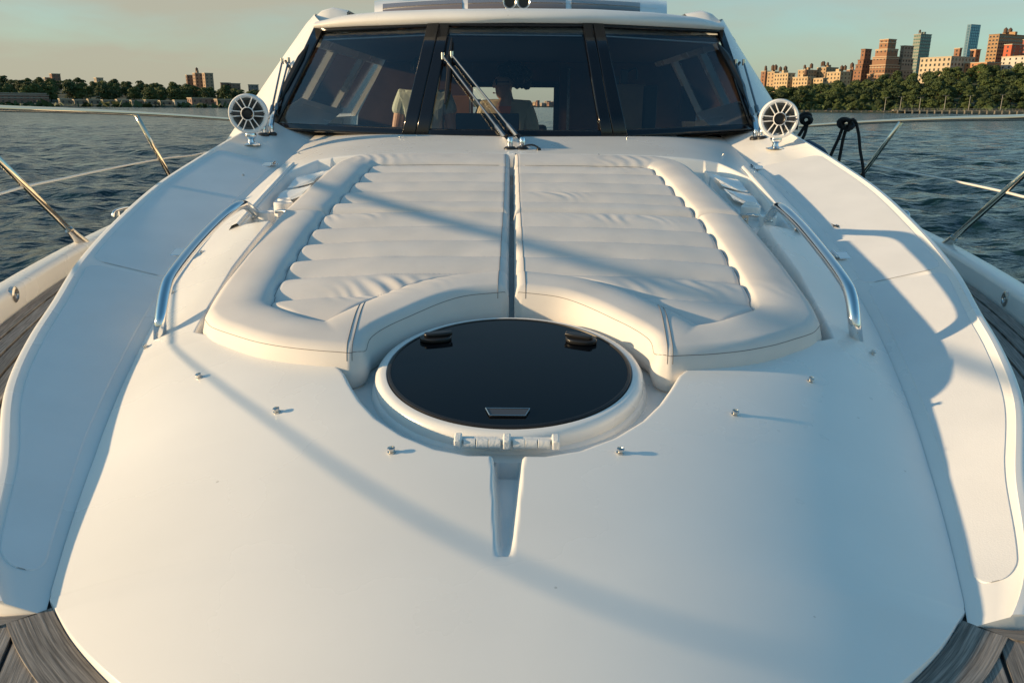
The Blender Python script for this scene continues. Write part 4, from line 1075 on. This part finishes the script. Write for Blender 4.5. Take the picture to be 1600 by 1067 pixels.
def tree_proto(k):
    rs = np.random.RandomState(20+k); h = 11+rs.rand()*3; lobes = []
    for i in range(22):
        a = rs.rand()*6.28; e = rs.rand()**.8; rad = (1-.62*e**1.5)*4.6*np.sqrt(rs.rand())
        lobes.append((rad*math.cos(a), rad*math.sin(a), h*(.10+.78*e), 1.5+rs.rand()*1.4))
    V = []; Fc = []
    for (x, y, z, r) in lobes:
        for j in range(105):
            d = rs.randn(3); d /= np.linalg.norm(d); d[2] = abs(d[2])*.9-.25; p = np.array([x, y, z])+d*r*(.75+.35*rs.rand())
            n = d+rs.randn(3)*.45; n /= np.linalg.norm(n); t = np.cross(n, rs.randn(3)); t /= np.linalg.norm(t); b = np.cross(n, t); s = .26+.30*rs.rand()
            o = len(V); V += [p+t*s, p+b*s*.8, p-t*s, p-b*s*.8]; Fc.append((o, o+1, o+2, o+3))
    me = bpy.data.meshes.new('crown'); me.from_pydata([tuple(map(float, q)) for q in V], [], Fc); me.materials.append(MATS['leaf'])
    m = MB().tube([(0, 0, -1.5), (.1, 0, h*.25), (0, .15, h*.5), (.1, .1, h*.78)], [.42, .32, .22, .07], 7)
    for (x, y, z, r) in lobes[:6]: m.tube([(0, .05, h*.28+z*.12), (x*.5, y*.5, z*.75), (x, y, z)], [.18, .12, .05], 5)
    mt = bpy.data.meshes.new('trunk'); mt.from_pydata(m.v, [], m.f); mt.materials.append(MATS['bark'])
    return me, mt
PROTO = [tree_proto(k) for k in range(7)]
def tree(x, y, z, s, label, group):
    me, mt = PROTO[R.randrange(len(PROTO))]
    t = bpy.data.objects.new('leafy_tree', None); COL.objects.link(t); t.location = (x, y, z+OZ); t.rotation_euler = (0, 0, R.uniform(0, 6.28)); t.scale = (s*R.uniform(.95, 1.25), s*R.uniform(.95, 1.25), s)
    tag(t, label, 'tree', group)
    for n, d in (('crown', me), ('trunk', mt)):
        o = bpy.data.objects.new(n, d); COL.objects.link(o); o.parent = t
# right shore ---------------------------------------------------
TLX = [1120, 1180, 1250, 1330, 1380, 1430, 1500, 1560, 1610, 1700]; TLY = [139, 137, 134, 126, 116, 110, 102, 97, 94, 92]
def shore_right():
    # hill
    pxs = np.linspace(1090, 1760, 60); rows = []
    def base(px, k):     # ground height k in 0..1 up the slope
        D = 560+170*k; ty = np.interp(px, TLX, TLY); top = at(px, ty, y=730)[2]-11.5
        return D, WZ+1.6+(max(top, WZ+3)-WZ-1.6)*k**1.15
    for k in np.r_[-.06, -.03, 0, np.linspace(.05, 1, 12), 1.5, 3]:
        row = []
        for px in pxs:
            D, z = base(px, max(0, min(k, 1)))
            D = 560+170*k; p = at(px, 170, y=D)
            row.append((p[0], p[1], (WZ-.5 if k < -.05 else (WZ+1.55 if k < 0 else z))))
        rows.append(row)
    o = MB().grid(np.array(rows)).build('hillside', 'soil'); o['kind'] = 'structure'
    n = 0
    for k in range(8):
        kk = .05+.95*k/7; cnt = 22
        for i in range(cnt):
            px = 1165+(1650-1165)*(i+R.uniform(.1, .9))/cnt; D, z = base(px, kk); D += R.uniform(-8, 8); p = at(px, 170, y=D)
            sc = R.uniform(.80, 1.12)*(1.0 if k > 0 else .62)
            tree(p[0], p[1], z-.4, sc, 'leafy green tree in the wooded slope below the apartment buildings', 'trees on the wooded slope below the city'); n += 1
    # understory bushes
    m = MB()
    rs = np.random.RandomState(9)
    for i in range(2600):
        px = rs.uniform(1165, 1650); k = rs.rand()**1.5; D, z = base(px, k); p = at(px, 170, y=D+rs.uniform(-3, 3)); s = rs.uniform(.6, 1.5); zz = z+rs.rand()*2.2
        d = rs.randn(3, 3)*s; c = np.array([p[0], p[1], zz]); m.add([c+d[0], c+d[1], c+d[2], c+d[0]*.3-d[1]], [(0, 1, 2, 3)])
    tag(m.build('undergrowth', 'leaf', smooth=False), 'low green undergrowth at the foot of the wooded slope', 'bushes', kind='stuff')
    # quay: rocky revetment then a pile-fronted promenade
    rr = MB(); rs = np.random.RandomState(2)
    for i in range(700):
        px = rs.uniform(1170, 1420); p = at(px, 176, y=553+rs.rand()*5); s = .35+rs.rand()*.7
        d = rs.randn(6, 3); v = [(p[0]+s*a*1.2, p[1]+s*b, WZ+.2+rs.rand()*.02+1.1*rs.rand()+s*.5*c_) for a, b, c_ in [(1,0,0), (-1,0,0), (0,1,0), (0,-1,0), (.2,.1,1), (.1,0,-1)]]
        rr.add(v, [(0,2,4), (2,1,4), (1,3,4), (3,0,4), (2,0,5), (1,2,5), (3,1,5), (0,3,5)])
    tag(rr.build('riprap', 'rock', smooth=False), 'pale boulders lining the shore below the wooded slope', 'rocks', kind='stuff')
    a = at(1395, 172, y=552); b = at(1700, 172, y=545)
    q = empty('promenade', ((a+b)/2)[:2].tolist()+[WZ]); tag(q, 'concrete waterside promenade deck on short piles with a railing', 'promenade')
    v = Vector(b-a); L = v.length; ang = math.atan2(v.y, v.x); M = Matrix.Rotation(ang, 3, 'Z'); mid = (a+b)/2
    MB().box((mid[0], mid[1], WZ+1.95), (L, 4, .5), M).build('deck_slab', 'concrete', q, smooth=False)
    np_ = 26
    for i in range(np_):
        c = a+(b-a)*(i+.5)/np_; MB().box((c[0], c[1]-2.1, WZ+.9), (.7, .5, 2.6), M).build('pile', 'concrete', q, smooth=False)
    for dz in (.55, 1.05): MB().box((mid[0], mid[1]-1.8, WZ+2.2+dz), (L, .10, .12), M).build('railing', 'lamp_metal', q, smooth=False)
    for i in range(60):
        c = a+(b-a)*(i+.5)/60; MB().box((c[0], c[1]-1.8, WZ+2.7), (.1, .1, 1.1), M).build('rail_post', 'lamp_metal', q, smooth=False)
    for i, (px, th) in enumerate(((1382, 153), (1406, 152), (1436, 153), (1475, 150), (1513, 150), (1563, 148.5))):
        p = at(px, 172, y=557); zt = at(px, th, y=557)[2]; dx = R.choice((-1, 1))
        l = empty('street_lamp', (p[0], p[1], WZ+2)); tag(l, 'tall street lamp on the promenade in front of the dark trees', 'street lamp', 'street lamps along the promenade')
        MB().tube([(p[0], p[1], WZ+1.8), (p[0], p[1], zt)], [.22, .14], 8).build('post', 'lamp_metal', l)
        MB().tube([(p[0]-1.6, p[1], zt+.25), (p[0], p[1], zt-.1), (p[0]+1.6, p[1], zt+.25)], .09, 6, smooth=3).build('arm', 'lamp_metal', l)
        for s in (-1, 1): MB().box((p[0]+s*1.7, p[1], zt+.25), (.8, .35, .18)).build('lamp_head', 'lamp_metal', l)
shore_right()

BM = {}
def bmat(col):
    k = tuple(col)
    if k not in BM:
        n = 'facade_%d' % len(BM); mat(n, col, .85, var=(.06, .12)); BM[k] = n
    return BM[k]
def building(pl, ps, pr, top, D, col, label, theta=25, floor=3.4, bay=3.6, win=(1.5, 1.7), bands=None, band_col=(.45, .38, .28), base_z=None, tiers=None, tank=False, glass=None, name='apartment_building', cornice=True, wmat='window_dark'):
    """near vertical corner at pixel column ps, faces reach pixel columns pl and pr; tiers=[(height fraction, shrink)]"""
    th = math.radians(theta); tl = np.array([-math.sin(th), math.cos(th)]); tr = np.array([math.cos(th), math.sin(th)])
    K = at(ps, 160, y=D)
    def reach(px, t):
        d = ray(px, 150); h = np.array([d[0], d[1]]); k = K[:2]-CAM[:2]
        return -(k[0]*h[1]-k[1]*h[0])/(t[0]*h[1]-t[1]*h[0])
    a = max(3., reach(pl, tl)); b = max(3., reach(pr, tr)); zt = at(ps, top, y=D)[2]; zb = base_z if base_z is not None else WZ+3
    root = empty(name, (K[0], K[1], zb)); tag(root, label, 'building')
    m_ = bmat(col); body = MB(); wins = MB(); band = MB(); hgt = zt-zb
    lv = [(0, 0.)]+(tiers or []); 
    for i, (f0, sh) in enumerate(lv):
        z0 = zb+hgt*f0; z1 = zb+hgt*(lv[i+1][0] if i+1 < len(lv) else 1)
        s0 = sh; A = K[:2]+tl*a*s0+tr*b*s0; aa = a*(1-2*s0); bb = b*(1-2*s0)
        P = [A, A+tr*bb, A+tr*bb+tl*aa, A+tl*aa]
        body.add([(p[0], p[1], z0) for p in P]+[(p[0], p[1], z1) for p in P], [(0,1,2,3)[::-1], (4,5,6,7), (0,1,5,4), (1,2,6,5), (2,3,7,6), (3,0,4,7)])
        if cornice:
            C2 = [A-(tl+tr)*.35, A+tr*(bb+.35)-tl*.35, A+tr*(bb+.35)+tl*(aa+.35), A+tl*(aa+.35)-tr*.35]
            band.add([(p[0], p[1], z1-.1) for p in C2]+[(p[0], p[1], z1+.55) for p in C2], [(0,1,2,3)[::-1], (4,5,6,7), (0,1,5,4), (1,2,6,5), (2,3,7,6), (3,0,4,7)])
        nf = int((z1-z0-.8)/floor)
        for (t, n_, L) in ((tl, -tr, aa), (tr, -tl, bb)):
            nb = max(1, int(L/bay)); st = L/nb
            for j in range(nf):
                zz = z1-1.0-(j+.0)*floor-win[1]
                if zz < z0: break
                for q in range(nb):
                    c = A+t*(st*(q+.5)); w = win[0]*.5*min(1, st/bay)
                    p0 = c-t*w+n_*.06; p1 = c+t*w+n_*.06; q0 = c-t*w-n_*.1; q1 = c+t*w-n_*.1
                    wins.add([(p0[0], p0[1], zz), (p1[0], p1[1], zz), (p1[0], p1[1], zz+win[1]), (p0[0], p0[1], zz+win[1]), (q0[0], q0[1], zz), (q1[0], q1[1], zz), (q1[0], q1[1], zz+win[1]), (q0[0], q0[1], zz+win[1])],
                             [(0,1,2,3), (3,2,6,7), (0,3,7,4), (1,5,6,2)])
        if bands:
            for j in range(int((z1-z0)/bands)):
                zz = z0+(j+1)*bands-.6; C2 = [A-(tl+tr)*.18, A+tr*(bb+.18)-tl*.18, A+tr*(bb+.18)+tl*(aa+.18), A+tl*(aa+.18)-tr*.18]
                band.add([(p[0], p[1], zz) for p in C2]+[(p[0], p[1], zz+.6) for p in C2], [(0,1,2,3)[::-1], (4,5,6,7), (0,1,5,4), (1,2,6,5), (2,3,7,6), (3,0,4,7)])
    body.build('wall', m_, root, smooth=False)
    if wins.v: w = wins.build('windows', wmat, root, smooth=False); w['kind'] = 'stuff'
    if band.v: band.build('cornice', bmat(band_col), root, smooth=False)
    if tank:
        for i in range(tank):
            c = K[:2]+tl*a*R.uniform(.2, .8)+tr*b*R.uniform(.2, .8); s = R.uniform(1.2, 2.0)
            mm = MB().lathe([(s, 0), (s, s*2), (s*.1, s*2.9)], (c[0], c[1], zt+2.2), n=10)
            for dx in (-1, 1):
                for dy in (-1, 1): mm.tube([(c[0]+dx*s*.7, c[1]+dy*s*.7, zt-.2), (c[0]+dx*s*.7, c[1]+dy*s*.7, zt+2.4)], .15, 5)
            mm.build('water_tank', 'tank', root)
        c = K[:2]+tl*a*.5+tr*b*.5; MB().box((c[0], c[1], zt+1.5), (a*.3, b*.3, 3.2), Matrix.Rotation(th, 3, 'Z')).build('penthouse', m_, root, smooth=False)
    return root
CR = (.46, .34, .20); TAN = (.38, .26, .15); BR = (.24, .12, .07); DB = (.17, .10, .065); GR = (.30, .24, .18)
building(1186, 1192, 1200, 112, 880, BR, 'narrow brown apartment block next to the yacht pillar', tank=1)
building(1196, 1206, 1214, 113, 860, TAN, 'tan apartment block with water tanks, second past the yacht pillar', tank=2)
building(1207, 1227, 1239, 115, 800, CR, 'cream apartment block with broad sunlit face and dark return wall', tank=2)
building(1236, 1258, 1271, 121, 780, CR, 'low cream apartment block with flat roof, lower than its neighbours', tank=1)
building(1243, 1253, 1272, 110, 900, TAN, 'tan block with roof tanks rising behind the low cream block', tank=2)
building(1268, 1282, 1290, 123, 770, CR, 'smallest cream apartment house in the row above the trees')
building(1272, 1285, 1305, 106, 900, TAN, 'tall tan block with pointed roof tanks in the middle of the cream row', tank=3)
building(1288, 1308, 1326, 113, 800, CR, 'wide cream apartment block beside the stepped brown tower', tank=2)
building(1318, 1322, 1335, 110, 860, BR, 'slim reddish brown block tucked left of the stepped tower', tank=1)
building(1329, 1340, 1361, 77, 830, BR, 'stepped brown brick tower with a narrow square top', tiers=[(.64, .07), (.74, .15), (.82, .25)], band_col=DB, bands=9)
building(1351, 1376, 1402, 61, 800, (.26, .14, .08), 'large ziggurat brown brick building with pale bands', tiers=[(.50, .05), (.63, .10), (.75, .16), (.86, .25)], bands=6.5, band_col=(.46, .36, .25))
building(1393, 1400, 1421, 72, 815, GR, 'grey brown stepped wing beside the ziggurat building', tiers=[(.62, .06), (.8, .14)], bands=7, band_col=(.40, .33, .25))
mat('teal_glass', (.10, .17, .16), .2, metal=.2); mat('blue_glass', (.10, .20, .27), .12, metal=.4)
building(1415, 1424, 1442, 54, 980, (.20, .24, .21), 'greenish glass apartment tower behind the ziggurat building', floor=3.6, bay=3.0, win=(2.4, 2.2), wmat='teal_glass', bands=3.6, band_col=(.33, .30, .25), tank=1)
building(1430, 1476, 1514, 89, 760, (.46, .38, .27), 'long cream institutional building with regular tall windows', bay=4.2, win=(1.9, 2.2), floor=4.2)
building(1480, 1487, 1492, 76, 800, BR, 'small brick rooftop block behind the long cream building', bay=5)
building(1491, 1497, 1518, 38, 1300, (.13, .21, .27), 'slender blue glass skyscraper leaning over the skyline', floor=4, bay=4, win=(3.3, 3.2), wmat='blue_glass', tiers=[(.55, .12)], cornice=False)
building(1505, 1512, 1521, 78, 800, (.40, .20, .11), 'low terracotta house at the end of the long cream building', bay=5)
building(1530, 1544, 1592, 54, 790, (.36, .22, .11), 'orange brick slab tower with rows of balconies', floor=3.2, bay=3.0, win=(2.0, 1.8), bands=3.2, band_col=(.27, .19, .12), tank=2)
building(1556, 1566, 1586, 70, 760, (.42, .10, .05), 'bright red brick block in front of the orange slab tower', bay=6)
building(1576, 1584, 1625, 62, 775, (.33, .10, .07), 'dark red stepped block at the far end of the skyline', bay=4, tiers=[(.8, .15)])
building(1555, 1590, 1640, 88, 745, (.50, .46, .40), 'long white low building above the trees under the red block', bay=5, floor=3.4)
building(1500, 1532, 1556, 98, 748, (.42, .20, .10), 'low terracotta roofline peeping over the trees', bay=5)

# left shore -----------------------------------------------------
def shore_left():
    TX = [-160, 0, 60, 110, 150, 200, 250, 290, 330, 360, 420]; TY = [116, 120, 124, 124, 126, 127, 130, 134, 141, 146, 152]
    pxs = np.linspace(-260, 470, 50); rows = []
    def base(px, k):
        D = 640+260*k; top = at(px, np.interp(px, TX, TY), y=900)[2]-11
        return D, WZ+2+(max(top, WZ+4)-WZ-2)*k
    for k in np.r_[-.12, -.06, 0, np.linspace(.1, 1, 8), 2, 4]:
        row = []
        for px in pxs:
            D, z = base(px, max(0, min(1, k))); D = 640+260*k; p = at(px, 168, y=D); row.append((p[0], p[1], WZ-.5 if k < -.1 else z))
        rows.append(row)
    o = MB().grid(np.array(rows)).build('far_hillside', 'soil'); o['kind'] = 'structure'
    for k in range(6):
        kk = .12+.88*k/5; cnt = 20
        for i in range(cnt):
            px = -40+(430+40)*(i+R.uniform(.1, .9))/cnt; D, z = base(px, kk); p = at(px, 168, y=D+R.uniform(-10, 10))
            tree(p[0], p[1], z-.4, R.uniform(.8, 1.2), 'dark shaded tree in the wooded ridge across the water behind the low houses', 'trees on the shaded far ridge')
    mk = dict(theta=42)
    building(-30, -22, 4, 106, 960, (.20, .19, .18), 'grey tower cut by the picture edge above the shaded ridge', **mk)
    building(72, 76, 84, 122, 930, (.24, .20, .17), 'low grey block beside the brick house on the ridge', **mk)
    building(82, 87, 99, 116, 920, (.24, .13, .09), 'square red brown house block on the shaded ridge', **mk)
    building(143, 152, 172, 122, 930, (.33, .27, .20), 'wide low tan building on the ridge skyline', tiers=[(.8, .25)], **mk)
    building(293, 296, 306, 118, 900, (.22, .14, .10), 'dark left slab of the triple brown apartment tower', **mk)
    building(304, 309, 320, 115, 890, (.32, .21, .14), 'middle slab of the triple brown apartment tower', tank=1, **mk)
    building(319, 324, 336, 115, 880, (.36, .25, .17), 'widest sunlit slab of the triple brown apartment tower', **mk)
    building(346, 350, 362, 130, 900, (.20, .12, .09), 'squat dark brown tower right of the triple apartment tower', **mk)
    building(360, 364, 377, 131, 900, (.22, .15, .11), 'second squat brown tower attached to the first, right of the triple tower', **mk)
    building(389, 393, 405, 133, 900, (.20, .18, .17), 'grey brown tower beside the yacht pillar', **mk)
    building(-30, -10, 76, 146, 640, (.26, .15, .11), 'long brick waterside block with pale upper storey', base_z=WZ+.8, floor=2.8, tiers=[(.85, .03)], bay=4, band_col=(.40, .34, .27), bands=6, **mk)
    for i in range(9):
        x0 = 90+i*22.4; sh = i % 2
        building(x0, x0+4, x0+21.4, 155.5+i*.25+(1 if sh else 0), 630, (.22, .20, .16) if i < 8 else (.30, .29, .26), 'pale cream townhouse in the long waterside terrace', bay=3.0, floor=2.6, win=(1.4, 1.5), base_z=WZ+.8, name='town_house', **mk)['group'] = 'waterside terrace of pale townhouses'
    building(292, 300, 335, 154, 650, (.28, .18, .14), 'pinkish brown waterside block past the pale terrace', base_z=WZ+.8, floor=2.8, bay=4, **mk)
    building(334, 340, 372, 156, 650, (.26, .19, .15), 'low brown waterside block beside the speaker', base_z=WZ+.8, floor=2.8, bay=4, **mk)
    m = MB(); rs = np.random.RandomState(4)
    p0 = at(-60, 168, y=612); p1 = at(460, 168, y=612)
    for i in range(300):
        t = rs.rand(); p = p0*(1-t)+p1*t; s = rs.uniform(.8, 2.4); c = np.array([p[0], p[1]+rs.uniform(-3, 8), WZ+rs.uniform(.2, 2.0)]); d = rs.randn(4, 3)*s
        m.add([c+d[0], c+d[1], c-d[0], c-d[1]*.7], [(0, 1, 2, 3)])
    tag(m.build('shore_scrub', 'leaf', smooth=False), 'dark scrub along the waterline below the townhouses', 'bushes', kind='stuff')
shore_left()
# far city seen through the cabin's rear opening
def shore_far():
    m = MB().box((0, 2300, WZ+3), (900, 60, 9)); o = m.build('far_bank', 'soil', smooth=False); o['kind'] = 'structure'
    for i in range(26):
        px = 732+i*5.6+R.uniform(-1.5, 1.5); w = R.uniform(6, 11); D = 2200-R.uniform(0, 60)
        r_ = building(px, px+w*.35, px+w, R.uniform(155, 162), D, R.choice((TAN, GR, BR, GR)), 'tiny far city block seen through the cabin doorway', bay=9, floor=9, win=(4, 4), cornice=False, name='far_building')
        r_['group'] = 'far skyline seen through the cabin'
shore_far()
